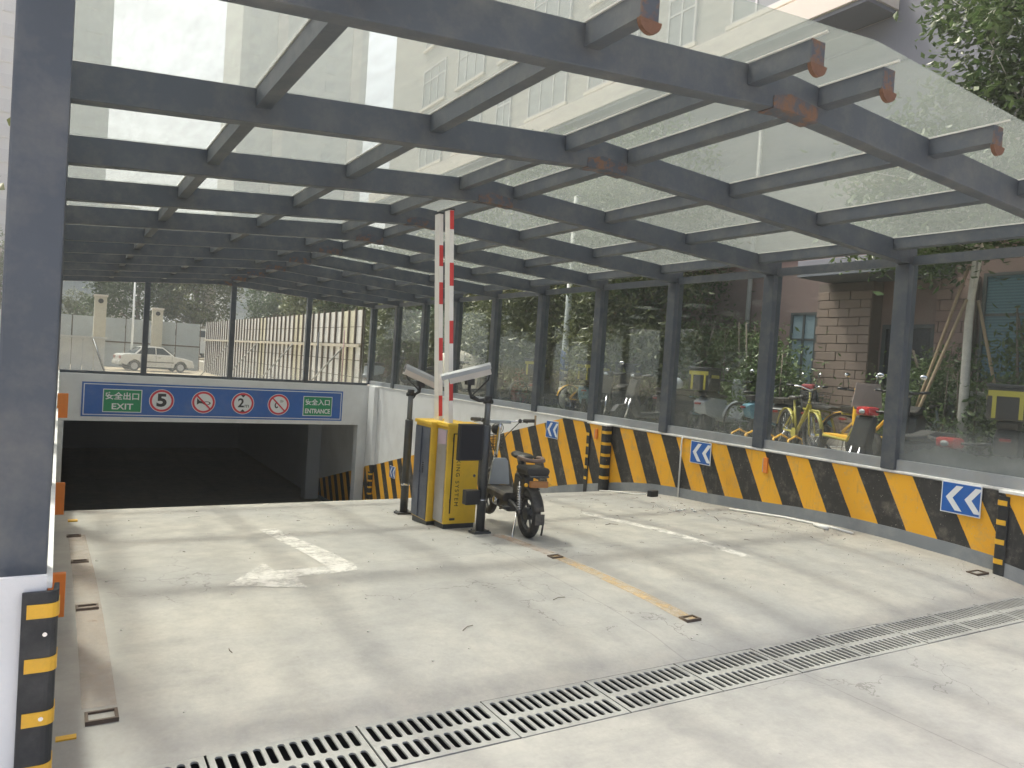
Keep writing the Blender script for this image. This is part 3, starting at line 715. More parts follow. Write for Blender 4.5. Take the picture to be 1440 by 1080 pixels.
# sides: sill and panes
for i in range(NB):
    ya = Y0 + BAY * i + 0.078; yb = (Y0 + BAY * (i + 1) if i + 1 < NB else YE + 0.08) - 0.078
    box('sill', (W + 0.01, ya, 0.799), (W + 0.10, yb, 0.905), M_SILL, canopy, 0.004)
    box('side_pane', (W + 0.05, ya, 0.906), (W + 0.06, yb, rz_low(W) + 0.08), M_GMIST if i == 0 else M_GWALL, canopy)
    box('head_rail', (W + 0.02, ya, rz_low(W) - 0.02), (W + 0.048, yb, rz_low(W) + 0.07), M_STEEL, canopy)
    box('sill', (-0.13, ya, 0.823), (-0.04, yb, 0.925), M_SILL, canopy, 0.004)
    box('side_pane', (-0.09, ya, 0.926), (-0.08, yb, rz_low(0) + 0.02), M_GWALL, canopy)
# end wall glazing
for xc in (1.69, 3.60, 5.47):
    b = MB().box((xc - 0.06, YE + 0.02, 0.767), (xc + 0.06, YE + 0.14, rz_low(xc) - 0.001)); b.build('end_post', M_STEEL, canopy, 0.006)
box('end_rail', (0.0, YE + 0.045, 0.767), (1.629, YE + 0.115, 0.83), M_STEEL, canopy); box('end_rail', (1.751, YE + 0.045, 0.767), (3.539, YE + 0.115, 0.83), M_STEEL, canopy)
box('end_rail', (3.661, YE + 0.045, 0.767), (5.409, YE + 0.115, 0.83), M_STEEL, canopy); box('end_rail', (5.531, YE + 0.045, 0.767), (W - 0.021, YE + 0.115, 0.83), M_STEEL, canopy)
for a, c in ((0.0, 1.628), (1.752, 3.538), (3.662, 5.408), (5.532, W - 0.022)):
    MB().prism([(a, 0.831), (c, 0.831), (c, rz_low(c) - 0.004), (a, rz_low(a) - 0.004)] if not (a < XRIDGE < c) else [(a, 0.831), (c, 0.831), (c, rz_low(c) - 0.004), (XRIDGE, rz_low(XRIDGE) - 0.004), (a, rz_low(a) - 0.004)], 'Y', YE + 0.075, YE + 0.085).build('end_pane', M_GWALL, canopy)
# ------------------------------------------------------------------ barrier gates
def barrier(x0, y0, x1, y1, h, zb, label, mats, arm_x, arm_y, top, kind, bands):
    t = thing('barrier_gate', label, 'barrier gate', (0, 0, 0), 0, 'boom barrier gates on the ramp floor')
    box('plinth', (x0 + 0.01, y0 + 0.01, zb - 0.02), (x1 - 0.01, y1 - 0.01, zb + 0.05), M_DKMETAL, t)
    body = box('cabinet', (x0, y0, zb + 0.05), (x1, y1, zb + h - 0.035), mats[0], t, 0.006)
    MB().box((x0 - 0.015, y0 - 0.015, zb + h - 0.035), (x1 + 0.015, y1 + 0.015, zb + h)).build('lid', M_CABY, t, 0.008)
    # side plate facing the left lane
    box('lane_plate', (x0 - 0.008, y0 + 0.02, zb + 0.06), (x0 - 0.001, y1 - 0.012, zb + h - 0.06), mats[1], t, 0.002)
    if kind == 'far':
        box('lane_plate', (x0 - 0.018, (y0 + y1) / 2 + 0.01, zb + 0.07), (x0 - 0.0085, y1 - 0.03, zb + h - 0.07), mats[1], t, 0.002)
        b = MB()
        for k in range(6): b.box((x0 - 0.0195, y0 + 0.12, zb + 0.50 + k * 0.018), (x0 - 0.0085, y0 + 0.13, zb + 0.508 + k * 0.018))
        b.build('vent_slots', M_INK, t)
    else:
        # door with recessed panel, hinges, lettering
        d = box('door', (x0 + 0.055, y0 - 0.007, zb + 0.12), (x1 - 0.02, y0 - 0.001, zb + h - 0.09), M_CABY, t, 0.002)
        b = MB().box((x0 + 0.052, y0 - 0.009, zb + 0.15), (x0 + 0.062, y0 - 0.0015, zb + h - 0.09)); b.box((x0 + 0.052, y0 - 0.009, zb + h - 0.098), (x1 - 0.02, y0 - 0.0015, zb + h - 0.09)); b.build('door_gap', M_INK, t)
        for zz in (0.25, 0.82): MB().tube([(x0 + 0.05, y0 - 0.012, zb + zz), (x0 + 0.05, y0 - 0.012, zb + zz + 0.04)], 0.006).build('hinge', M_DKMETAL, t)
        text('lettering', 'PARKING SYSTEM', 0.056, M_INK, t, Matrix.Translation((x0 + 0.115, y0 - 0.0085, zb + 0.50)) @ RX @ Matrix.Rotation(R(-90), 4, 'Z'), ext=0.0008, spacing=1.35)
        box('maker_plate', (x0 + 0.06, y0 - 0.003, zb + 0.085), (x0 + 0.115, y0 - 0.001, zb + 0.105), M_DKMETAL, t)
        MB().disc((x1 - 0.045, y0 - 0.010, zb + 0.5), 0.014, 0.006, 'Y', 14).build('door_lock', M_CHROME, t)
        # red-lilac notice sticker near the top of the lane plate
        box('sticker', (x0 - 0.0095, y0 + 0.03, zb + h - 0.2), (x0 - 0.0082, y1 - 0.03, zb + h - 0.07), mat('sticker_lilac', (0.42, 0.33, 0.40), 0.5), t)
    # boom, raised upright
    z0_ = zb + h - 0.15; Lb = (top - z0_)
    MR = Matrix.Translation((arm_x, arm_y, z0_)) @ Matrix.Rotation(R(-3.7), 4, 'Y')
    a = MB().box((-0.0225, -0.05, 0), (0.0225, 0.05, Lb), MR).build('boom', M_ARM, t, 0.006)
    for zc_, hh in bands:
        q = zc_ - z0_
        MB().box((-0.0195, -0.0525, q - hh), (0.0195, -0.0502, q + hh), MR).build('red_band', M_ARMR, a)
        MB().box((-0.0195, 0.0502, q - hh), (0.0195, 0.0525, q + hh), MR).build('red_band', M_ARMR, a)
    MB().box((-0.026, -0.056, Lb + 0.0005), (0.026, 0.056, Lb + 0.012), MR).build('boom_cap', M_DKMETAL, a)
    return t
barrier(3.045, 6.50, 3.40, 6.86, 1.0, fz(6.7), 'boom barrier with a dark slate cabinet, standing behind the yellow one', (M_CABY, M_CABD), 3.22, 6.72, 3.0, 'far', ((2.60, 0.10), (2.24, 0.105), (1.70, 0.11), (1.15, 0.10)))
barrier(3.10, 6.25, 3.435, 6.475, 0.985, fz(6.35), 'boom barrier with a yellow cabinet lettered vertically, nearest the camera', (M_CABY, M_CABM), 3.155, 6.36, 2.975, 'near', ((2.885, 0.085), (2.39, 0.105), (1.86, 0.105), (1.33, 0.105)))

# ------------------------------------------------------------------ camera posts
def cam_post(x, y, zb, top, rear, front, label, display):
    t = thing('camera_post', label, 'camera post', (x, y, zb), 0, 'plate-reading camera posts beside the barriers')
    MB().box((-0.085, -0.06, 0), (0.085, 0.06, 0.022)).build('base_plate', M_DKMETAL, t, 0.004)
    b = MB()
    for sx in (-1, 1):
        for sy in (-1, 1): b.tube([(sx * 0.065, sy * 0.045, 0.022), (sx * 0.065, sy * 0.045, 0.034)], 0.008, 6)
    b.build('bolts', M_CHROME, t)
    low = 0.98
    MB().tube([(0, 0, 0.022), (0, 0, low - 0.01), (0, 0, low)], [0.041, 0.041, 0.034], 16).build('lower_pole', M_DKMETAL, t)
    MB().tube([(0, 0, low), (0, 0, top)], 0.027, 14).build('upper_pole', mat('pole_grey', (0.16, 0.17, 0.18), 0.4, 0.3), t)
    MB().tube([(0, 0, 0.30), (0, 0, 0.312)], 0.046, 14).build('strap', M_CHROME, t)
    A = Vector(rear) - Vector((x, y, zb)); B = Vector(front) - Vector((x, y, zb)); mid = A.lerp(B, 0.42)
    d = (B - A).normalized(); L_ = (B - A).length
    rotm = d.to_track_quat('Y', 'Z').to_matrix().to_4x4(); Mh = Matrix.Translation(A) @ rotm
    # housing: rounded hood profile swept along Y
    prof = [(-0.045, -0.05), (0.045, -0.05), (0.055, 0.0), (0.05, 0.03), (0.03, 0.05), (-0.03, 0.05), (-0.05, 0.03), (-0.055, 0.0)]
    h = MB().prism(prof, 'Y', 0, L_ * 0.86, Mh).build('camera_housing', mat('camera_ivory', (0.52, 0.49, 0.47), 0.4, 0, 0.06), t, 0.004)
    MB().prism([(-0.06, 0.0), (-0.054, 0.036), (-0.03, 0.058), (0.03, 0.058), (0.054, 0.036), (0.06, 0.0), (0.057, 0.0), (0.05, 0.034), (0.028, 0.054), (-0.028, 0.054), (-0.05, 0.034), (-0.057, 0.0)], 'Y', -0.01, L_, Mh).build('sun_shield', mat('camera_grey', (0.34, 0.36, 0.38), 0.45), h)
    MB().disc((0, L_ * 0.865, -0.005), 0.032, 0.006, 'Y', 16, Mh).build('lens_window', M_GLASSD, h)
    MB().box((-0.03, -0.006, -0.03), (0.03, -0.001, 0.03), Mh).build('rear_cover', M_DKMETAL, h, 0.002)
    # bracket: collar, curved arm, swivel
    sgn = 1 if mid.x > 0 else -1
    ar_ = MB().tube([(0, 0, top - 0.03), (mid.x * 0.45, mid.y * 0.5, top - 0.045), (mid.x * 0.85, mid.y, top - 0.02), (mid.x, mid.y, top + 0.05), (mid.x, mid.y, mid.z - 0.06)], [0.02, 0.016, 0.016, 0.016, 0.02], 8)
    ar_.box((mid.x - 0.035, mid.y - 0.03, mid.z - 0.10), (mid.x + 0.035, mid.y + 0.03, mid.z - 0.045))
    ar_.tube([(-0.045, 0, top - 0.05), (0.045, 0, top - 0.05)], 0.02, 8); ar_.tube([(0, 0, top - 0.06), (0, 0, top + 0.0)], 0.036, 12)
    ar_.build('bracket', M_BLACKP, t)
    cb = Vector((A.x, A.y, A.z)) 
    MB().tube([A + Vector((0, 0, -0.03)), A + Vector((0.03 * sgn, -0.03, -0.10)), Vector((mid.x * 0.8, mid.y, top + 0.0)), Vector((0.03, 0, top - 0.09))], 0.008, 6).build('cable', M_BLACKP, t)
    if display:
        p = MB().box((-0.27, -0.02, 0.66), (-0.03, 0.035, 0.985)).build('display_panel', M_BLACKP, t, 0.006)
        MB().box((-0.258, -0.0225, 0.675), (-0.05, -0.0205, 0.97)).build('display_face', mat('led_face', (0.012, 0.013, 0.018), 0.7), p)
        MB().box((-0.19, -0.055, 0.27), (-0.045, 0.02, 0.40)).build('speaker_box', M_BLACKP, t, 0.008)
    else:
        MB().tube([(0.02, -0.03, 0.32), (-0.05, -0.05, 0.315)], 0.006, 6).build('cable_end', M_CHROME, t)
    return t
cam_post(3.315, 5.93, fz(5.93), 1.30 - fz(5.93), (3.30, 5.90, 1.545), (2.93, 6.10, 1.415), 'near camera post with a white camera and a black display panel on its left side', True)
cam_post(3.12, 7.22, fz(7.22), 1.27 - fz(7.22), (3.04, 7.22, 1.475), (3.44, 7.14, 1.315), 'far camera post left of the dark slate barrier cabinet', False)

# ------------------------------------------------------------------ electric bike seen from behind
M_DUSTY = mat('dusty_black_plastic', (0.045, 0.044, 0.042), 0.6, 0, 0.25, 9, dirt=(0.22, 0.20, 0.17), dirt_amt=0.6, dscale=7)
def ebike(loc, rz):
    t = thing('electric_bike', 'black electric bike parked beside the near camera post, seen from behind', 'electric bike', loc, rz)
    def wheel(y, name):
        w = MB().torus((0, y, 0.225), 0.185, 0.042, 'X', 30, 10, 0.95).build(name, M_TYRE, t)
        b = MB().torus((0, y, 0.225), 0.145, 0.014, 'X', 24, 6, 1.6)
        for k in range(6):
            a = math.pi * 2 * k / 6; b.tube([(0, y, 0.225), (0, y + 0.145 * math.cos(a), 0.225 + 0.145 * math.sin(a))], 0.010, 6)
        b.disc((0, y, 0.225), 0.06, 0.075, 'X', 20)
        b.build('rim', M_DKMETAL, w); return w
    wheel(0, 'rear_wheel'); wheel(1.08, 'front_wheel')
    # treads
    f = MB()
    f.tube([(0, 0.96, 0.60), (0, 0.88, 0.36), (0, 0.78, 0.27), (0, 0.40, 0.27), (0, 0.26, 0.36), (0, 0.20, 0.58)], 0.024, 8)
    for s in (-1, 1):
        f.tube([(s * 0.085, 0.0, 0.225), (s * 0.07, 0.25, 0.28), (s * 0.05, 0.38, 0.28)], 0.016, 8)
        f.tube([(s * 0.085, 0.02, 0.55), (s * 0.06, 0.2, 0.57), (0, 0.3, 0.50)], 0.012, 8)
        f.tube([(s * 0.075, 1.08, 0.225), (s * 0.07, 1.02, 0.45), (s * 0.02, 0.985, 0.52)], 0.016, 8)
    f.build('frame', M_DKMETAL, t)
    for s in (-1, 1):
        b = MB().tube([(s * 0.095, 0.0, 0.23), (s * 0.09, 0.05, 0.52)], 0.009, 8)
        for k in range(10): b.torus((s * (0.095 - 0.0005 * k), 0.005 + 0.0042 * k, 0.27 + 0.022 * k), 0.021, 0.0055, 'Z', 12, 5)
        b.build('shock_absorber', M_CHROME if s < 0 else M_DKMETAL, t)
    MB().tube([(0, 0.985, 0.52), (0, 0.90, 0.93), (0, 0.885, 1.0)], [0.022, 0.02, 0.018], 10).build('steering_stem', M_CHROME, t)
    hb = MB().tube([(-0.33, 0.80, 1.03), (-0.2, 0.86, 1.02), (-0.08, 0.89, 1.0), (0.08, 0.89, 1.0), (0.2, 0.86, 1.02), (0.33, 0.80, 1.03)], 0.012, 8).build('handlebar', M_CHROME, t)
    for s in (-1, 1):
        MB().tube([(s * 0.24, 0.842, 1.026), (s * 0.35, 0.792, 1.031)], 0.019, 10).build('grip', M_DUSTY, hb)
        MB().tube([(s * 0.2, 0.875, 1.01), (s * 0.3, 0.86, 1.0)], 0.006, 6).build('brake_lever', M_CHROME, hb)
        MB().ellipsoid((s * 0.21, 0.855, 1.02), (0.024, 0.024, 0.024), 10, 6).build('switch_housing', M_DUSTY, hb)
    MB().box((0.345, 0.775, 0.985), (0.36, 0.80, 1.09)).build('bar_end_tag', M_WOOD, hb, 0.003)
    MB().box((-0.12, 0.87, 0.985), (0.12, 0.95, 1.02)).build('dashboard', M_GREYP, t, 0.01)
    MB().ellipsoid((0, 0.99, 0.92), (0.06, 0.05, 0.06)).build('headlight', M_DKMETAL, t)
    MB().torus((0, 0.94, 0.93), 0.06, 0.004, 'Y', 16, 5).build('cable_loop', M_DUSTY, t)
    b = MB()
    for k in range(5):
        zz = 0.70 + k * 0.035
        b.torus((0, 1.06, zz), 0.10, 0.004, 'Z', 14, 5)
    for k in range(10):
        a = 2 * math.pi * k / 10; b.tube([(0.1 * math.cos(a), 1.06 + 0.1 * math.sin(a), 0.69), (0.1 * math.cos(a), 1.06 + 0.1 * math.sin(a), 0.86)], 0.003, 5)
    b.build('front_basket', M_DUSTY, t)
    # legshield: pale grey tapered panel
    b = MB(); b.prism([(-0.115, 0.36), (0.115, 0.36), (0.085, 0.60), (0.06, 0.635), (-0.06, 0.635), (-0.085, 0.60)], 'Y', 0.80, 0.835)
    b.build('leg_shield', M_GREYP, t, 0.008)
    MB().prism([(-0.12, 0.27), (0.12, 0.27), (0.13, 0.33), (0.10, 0.355), (-0.10, 0.355), (-0.13, 0.33)], 'Y', 0.36, 0.84).build('floorboard', M_DUSTY, t, 0.01)
    MB().box((-0.08, 0.34, 0.17), (0.08, 0.72, 0.268)).build('battery_box', M_DKMETAL, t, 0.02)
    MB().prism([(0.05, 0.36), (0.33, 0.36), (0.30, 0.56), (0.16, 0.60), (0.03, 0.56)], 'X', -0.045, 0.045).build('rear_body', M_DKMETAL, t, 0.015)
    MB().tube([(0, 0.25, 0.55), (0, 0.22, 0.70)], 0.018, 8).build('seat_post', M_DKMETAL, t)
    # saddle: wide at the back
    b = MB().ellipsoid((0, 0.22, 0.735), (0.10, 0.14, 0.032), 16, 8); b.ellipsoid((0, 0.36, 0.73), (0.055, 0.12, 0.035), 12, 6)
    b.build('saddle', M_SEAT, t)
    MB().tube([(-0.10, 0.1, 0.735), (-0.11, 0.02, 0.74), (-0.08, -0.08, 0.735), (0.0, -0.11, 0.73), (0.08, -0.08, 0.735), (0.11, 0.02, 0.74), (0.10, 0.1, 0.735)], 0.020, 10).build('backrest_roll', M_TANV, t)
    rk = MB()
    for s in (-1, 1): rk.tube([(s * 0.085, 0.15, 0.60), (s * 0.09, -0.12, 0.61), (s * 0.085, -0.2, 0.60)], 0.009, 6)
    rk.tube([(-0.085, -0.2, 0.60), (0.085, -0.2, 0.60)], 0.009, 6); rk.tube([(-0.085, -0.05, 0.605), (0.085, -0.05, 0.605)], 0.009, 6)
    rk.build('rear_rack', M_DKMETAL, t)
    MB().prism([(-0.10, 0.60), (0.10, 0.60), (0.115, 0.65), (0.10, 0.672), (-0.10, 0.672), (-0.115, 0.65)], 'Y', -0.17, 0.11).build('pillion_seat', M_SEAT, t, 0.012)
    MB().box((-0.09, -0.205, 0.50), (0.09, -0.165, 0.56)).build('tail_light', mat('tail_amber', (0.32, 0.14, 0.04), 0.3), t, 0.01)
    for s in (-1, 1): MB().ellipsoid((s * 0.115, -0.16, 0.52), (0.022, 0.018, 0.018), 8, 6).build('indicator', M_YTAPE, t)
    fe = MB(); n = 12; vs = []
    for k in range(n + 1):
        a = R(15 + 150 * k / n)
        for sx in (-0.05, 0.05): vs.append((sx, -0.245 * math.cos(a) * 1.0, 0.225 + 0.245 * math.sin(a)))
    fe.add(vs, [(2 * k, 2 * k + 1, 2 * k + 3, 2 * k + 2) for k in range(n)], True)
    f_ = fe.build('rear_fender', M_DUSTY, t); sm_ = f_.modifiers.new('s', 'SOLIDIFY'); sm_.thickness = 0.004
    MB().box((-0.045, -0.262, 0.17), (0.045, -0.255, 0.27)).build('mud_flap', M_DUSTY, t, 0.003)
    for s in (-1, 1): MB().tube([(s * 0.2, 0.86, 1.0), (s * 0.12, 0.98, 0.86), (s * 0.03, 0.97, 0.74), (0, 0.93, 0.6)], 0.005, 5).build('cable', M_DUSTY, t)
    for s in (-1, 1):
        MB().tube([(0, 0.42, 0.2), (s * 0.13, 0.42, 0.19), (s * 0.14, 0.42 + 0.12 * s, 0.19 - 0.05 * s)], 0.009, 6).box((s * 0.14 - 0.03, 0.36 + 0.12 * s, 0.17 - 0.05 * s), (s * 0.14 + 0.05, 0.45 + 0.12 * s, 0.19 - 0.05 * s)).build('pedal', M_DKMETAL, t)
    MB().tube([(-0.07, 0.12, 0.24), (-0.13, 0.05, 0.02), (-0.14, 0.02, 0.0)], 0.009, 6).build('kick_stand', M_CHROME, t)
    MB().tube([(0.07, 0.1, 0.2), (0.15, -0.02, 0.15), (0.13, -0.03, 0.02)], 0.01, 6).build('stand_leg', M_DKMETAL, t)
    MB().disc((0.07, 0.42, 0.20), 0.06, 0.01, 'X', 20).build('chain_ring', M_CHROME, t)
    MB().ellipsoid((-0.10, 0.62, 0.24), (0.035, 0.05, 0.05), 10, 8).build('charger_cap', M_CHROME, t)
    return t
ebike((3.60, 5.58, fz(5.58)), R(-9)).scale = (0.94, 0.94, 0.94)

# ------------------------------------------------------------------ clutter on the floor
for i, (x0, y0, x1, y1, lab) in enumerate([
    (0.15, 3.37, 0.27, 3.47, 'small dark metal anchor frame nearest the drain, beside the left wall'),
    (0.135, 4.66, 0.245, 4.74, 'small dark metal anchor frame second from the drain on the pink strip'),
    (0.125, 5.80, 0.23, 5.87, 'small dark metal anchor frame third from the drain on the pink strip'),
    (0.11, 6.88, 0.21, 6.95, 'small dark metal anchor frame farthest along the pink strip near the crest'),
    (3.44, 3.42, 3.56, 3.50, 'metal anchor frame at the near end of the yellow lane line'),
    (3.36, 4.82, 3.46, 4.90, 'metal anchor frame at the far end of the yellow lane line'),
    (6.80, 3.42, 6.98, 3.52, 'rusty anchor frame on the floor beside the near right corner guard')]):
    z = fz((y0 + y1) / 2); t = 0.012; b = MB()
    b.box((x0, y0, z - 0.01), (x1, y0 + t, z + 0.014)); b.box((x0, y1 - t, z - 0.01), (x1, y1, z + 0.012))
    b.box((x0, y0 + t, z - 0.01), (x0 + t, y1 - t, z + 0.013)); b.box((x1 - t, y0 + t, z - 0.01), (x1, y1 - t, z + 0.013))
    tag(b.build('anchor_frame', mat('anchor_steel', (0.12, 0.09, 0.07), 0.7, 0.3, 0.4, 30)), lab, 'anchor frame', 'lane divider anchors left in the floor')
tag(MB().box((0.05, 3.30, 0.03), (0.12, 3.345, fz(3.3) + 0.006)).build('yellow_tape_scrap', M_YTAPE), 'small scrap of yellow tape on the floor by the left corner guard', 'scrap')
tag(MB().box((0.125, 7.62, -0.06), (0.20, 7.68, fz(7.6) + 0.01)).build('yellow_tape_scrap', M_YTAPE), 'small scrap of yellow tape at the crest of the floor', 'scrap')
# black box by the wall, pipes
t = thing('junction_box', 'small black box on the floor at the foot of the striped wall', 'box', (6.86, 7.62, fz(7.62)), 0.25)
MB().box((-0.075, -0.04, 0), (0.075, 0.04, 0.075)).build('body', M_BLACKP, t, 0.008); MB().box((-0.07, -0.035, 0.0755), (0.07, 0.035, 0.082)).build('lid', M_DKMETAL, t, 0.002)
tag(MB().tube([(6.78, 7.66, fz(7.66) + 0.03), (6.70, 7.9, fz(7.9) + 0.012), (6.78, 8.3, fz(8.3) + 0.012), (6.85, 8.75, fz(8.75) + 0.012)], 0.010, 6).build('cable', M_PVC), 'white cable running from the small black box along the wall foot', 'cable')
tag(MB().tube([(6.94, 6.35, fz(6.35) + 0.014), (6.99, 5.6, fz(5.6) + 0.014), (6.97, 5.0, fz(5.0) + 0.014), (6.95, 4.72, fz(4.72) + 0.014)], 0.012, 8).build('floor_pipe', M_PVC), 'long white plastic pipe lying on the floor along the striped wall', 'pipe')
tag(MB().tube([(6.84, 4.93, fz(4.93) + 0.022), (6.88, 5.12, fz(5.1) + 0.022)], 0.021, 10).build('pipe_offcut', M_PVC), 'short thick white pipe offcut lying beside the long white pipe', 'pipe')
deb = MB(); rnd = random.Random(11)
def stick(b, x, y, L_, r):
    a = rnd.uniform(0, 6.28); z = fz(y) + r + 0.001; dx, dy = math.cos(a) * L_ / 2, math.sin(a) * L_ / 2
    b.tube([(x - dx, y - dy, fz(y - dy) + r + 0.001), (x + rnd.uniform(-.01, .01), y + rnd.uniform(-.01, .01), z + 0.003), (x + dx, y + dy, fz(y + dy) + r + 0.001)], r, 5)
for k in range(95):
    if k < 70: x, y = rnd.uniform(5.0, 6.95), rnd.uniform(4.6, 8.2)
    elif k < 86: x, y = rnd.uniform(2.2, 5), rnd.uniform(6.4, 7.9)
    else: x, y = rnd.uniform(0.3, 6.9), rnd.uniform(3.3, 8)
    stick(deb, x, y, rnd.uniform(0.015, 0.06), rnd.uniform(0.001, 0.0025))
tag(deb.build('floor_debris', M_DEBRIS), None, None, None, 'stuff')
deb = MB()
for k in range(420):
    x, y = rnd.uniform(0.2, 7.0), rnd.uniform(3.2, 8.2)
    if rnd.random() < 0.6: x = 7.05 - abs(rnd.gauss(0, 0.5)); 
    r = rnd.uniform(0.003, 0.008); deb.ellipsoid((x, y, fz(y) + r * 0.4), (r * 1.3, r, r * 0.6), 5, 4)
tag(deb.build('floor_grit', mat('pale_grit', (0.55, 0.53, 0.49), 0.9, 0, 0.2, 30)), None, None, None, 'stuff')
for i, (x, y, L_, a, lab) in enumerate([(2.86, 4.0, 0.11, 0.2, 'thin dark twig lying on the middle of the floor'), (2.06, 3.75, 0.10, 0.5, 'thin pale twig lying near the drain'), (4.8, 5.9, 0.14, -0.2, 'dark twig lying right of the electric bike'), (1.15, 7.55, 0.12, 0.1, 'pale splinter lying near the crest of the floor'), (6.2, 5.85, 0.35, 0.9, 'long thin strip of debris lying before the striped wall')]):
    dx, dy = math.cos(a) * L_ / 2, math.sin(a) * L_ / 2
    tag(MB().tube([(x - dx, y - dy, fz(y - dy) + 0.004), (x, y + 0.006, fz(y) + 0.010), (x + dx, y + dy, fz(y + dy) + 0.004)], 0.0022, 5).build('twig', M_DEBRIS if i != 3 else M_PVC), lab, 'twig', 'twigs on the ramp floor')
# chalky crumbs by the wall
b = MB()
for k in range(14): x, y = 6.35 + rnd.gauss(0, .12), 6.6 + rnd.gauss(0, .2); r = rnd.uniform(.01, .022); b.ellipsoid((x, y, fz(y) + r * .4), (r, r, r * .6), 6, 4)
tag(b.build('plaster_crumbs', M_COPING), None, None, None, 'stuff')

# ------------------------------------------------------------------ scooters in the lot
def scooter(name, label, loc, rz, body, boxm=None, panel=None, mirror=True, helmet=False, cover=False, screen=False, seatm=None, shape='moped', trim=None):
    trim = trim or body
    t = thing(name, label, 'scooter', loc, rz, 'scooters and delivery mopeds parked beyond the glass')
    for y, nm in ((0, 'rear_wheel'), (1.22, 'front_wheel')):
        w = MB().torus((0, y, 0.23), 0.185, 0.048, 'X', 22, 8).build(nm, M_TYRE, t)
        b = MB().disc((0, y, 0.23), 0.14, 0.05, 'X', 16); b.build('rim', M_DKMETAL, w)
    if shape == 'moped':
        MB().prism([(-0.25, 0.42), (0.0, 0.36), (0.35, 0.28), (0.45, 0.25), (0.9, 0.25), (0.95, 0.33), (0.45, 0.36), (0.42, 0.68), (-0.10, 0.72), (-0.32, 0.64)], 'X', -0.13, 0.13).build('body', body, t, 0.03)
        MB().prism([(0.88, 0.28), (0.95, 0.28), (1.12, 0.62), (1.02, 0.98), (0.94, 0.98), (1.0, 0.62)], 'X', -0.15, 0.15).build('front_shield', body, t, 0.03)
        MB().prism([(1.02, 0.42), (1.15, 0.50), (1.35, 0.47), (1.46, 0.34), (1.42, 0.32), (1.3, 0.41), (1.15, 0.43)], 'X', -0.07, 0.07).build('front_fender', trim, t, 0.015)
        MB().prism([(-0.25, 0.725), (0.42, 0.705), (0.48, 0.76), (0.2, 0.79), (0.05, 0.84), (-0.28, 0.82)], 'X', -0.12, 0.12).build('seat', M_SEAT, t, 0.03)
    else:   # tubular shared moped with yellow frame
        b = MB()
        for s in (-1, 1):
            b.tube([(s * 0.10, 0.0, 0.25), (s * 0.12, 0.30, 0.30), (s * 0.12, 0.85, 0.27), (s * 0.05, 1.0, 0.65), (0, 1.0, 0.95)], 0.022, 8)
            b.tube([(s * 0.12, 0.30, 0.30), (s * 0.10, 0.15, 0.66), (s * 0.10, -0.25, 0.68)], 0.02, 8)
        b.build('frame', M_DSYEL, t)
        MB().box((-0.12, 0.3, 0.28), (0.12, 0.9, 0.34)).build('floorboard', M_YTAPE, t, 0.01)
        MB().prism([(-0.27, 0.69), (0.38, 0.69), (0.42, 0.75), (-0.05, 0.80), (-0.3, 0.80)], 'X', -0.12, 0.12).build('seat', M_SEAT, t, 0.03)
        MB().box((-0.15, 0.95, 0.50), (0.15, 1.02, 0.84)).build('front_shield', body, t, 0.03)
    for s in (-1, 1): MB().tube([(s * 0.075, 1.22, 0.23), (s * 0.07, 1.10, 0.60)], 0.02, 8).build('fork_leg', M_CHROME, t)
    hb = MB().tube([(-0.34, 0.86, 1.06), (-0.15, 0.95, 1.04), (0.15, 0.95, 1.04), (0.34, 0.86, 1.06)], 0.014, 8).build('handlebar', M_BLACKP, t)
    MB().box((-0.11, 0.90, 0.985), (0.11, 1.06, 1.09)).build('headlight_cowl', trim, t, 0.03)
    MB().ellipsoid((0, 1.06, 1.03), (0.05, 0.02, 0.03)).build('headlight', M_GREYP, t)
    for s in (-1, 1):
        MB().tube([(s * 0.24, 0.905, 1.05), (s * 0.36, 0.852, 1.06)], 0.02, 8).build('grip', M_BLACKP, hb)
    if mirror:
        for s in (-1, 1):
            mm = MB().tube([(s * 0.22, 0.92, 1.06), (s * 0.27, 0.95, 1.24)], 0.006, 6).build('mirror_stalk', M_BLACKP, hb)
        for s in (-1, 1):
            MB().ellipsoid((s * 0.28, 0.95, 1.27), (0.052, 0.016, 0.034), 12, 8).build('mirror', M_CHROME, t)
    if boxm:
        z0 = 0.84; bx = MB().box((-0.22, -0.38, z0), (0.22, 0.02, z0 + 0.40)).build('delivery_box', boxm, t, 0.02)
        MB().box((-0.235, -0.395, z0 + 0.40), (0.235, 0.035, z0 + 0.44)).build('box_lid', M_BLACKP, bx, 0.01)
        for s in (-1, 1):
            MB().box((s * 0.14 - 0.022, -0.388, z0 + 0.02), (s * 0.14 + 0.022, -0.381, z0 + 0.36)).build('yellow_strap', M_DSYEL, bx)
            MB().box((s * 0.231 - 0.004 if s > 0 else -0.235, -0.30, z0 + 0.24), (0.235 if s > 0 else -0.223, -0.06, z0 + 0.30)).build('yellow_strap', M_DSYEL, bx)
        MB().box((-0.21, -0.386, z0 + 0.29), (0.21, -0.3805, z0 + 0.36)).build('yellow_strap', M_DSYEL, bx)
        if seatm == 'v': MB().prism([(-0.08, z0 + 0.28), (0.08, z0 + 0.28), (0.0, z0 + 0.2)], 'Y', -0.389, -0.3815).build('yellow_strap', M_DSYEL, bx)
    if helmet:
        MB().ellipsoid((0.0, 0.1, 0.93), (0.13, 0.155, 0.125), 14, 10).build('helmet', M_GREYP, t)
    if screen:
        MB().prism([(-0.28, 0.80), (0.28, 0.80), (0.22, 1.16), (-0.22, 1.16)], 'Y', 1.07, 1.085).build('wind_apron', screen, t, 0.01)
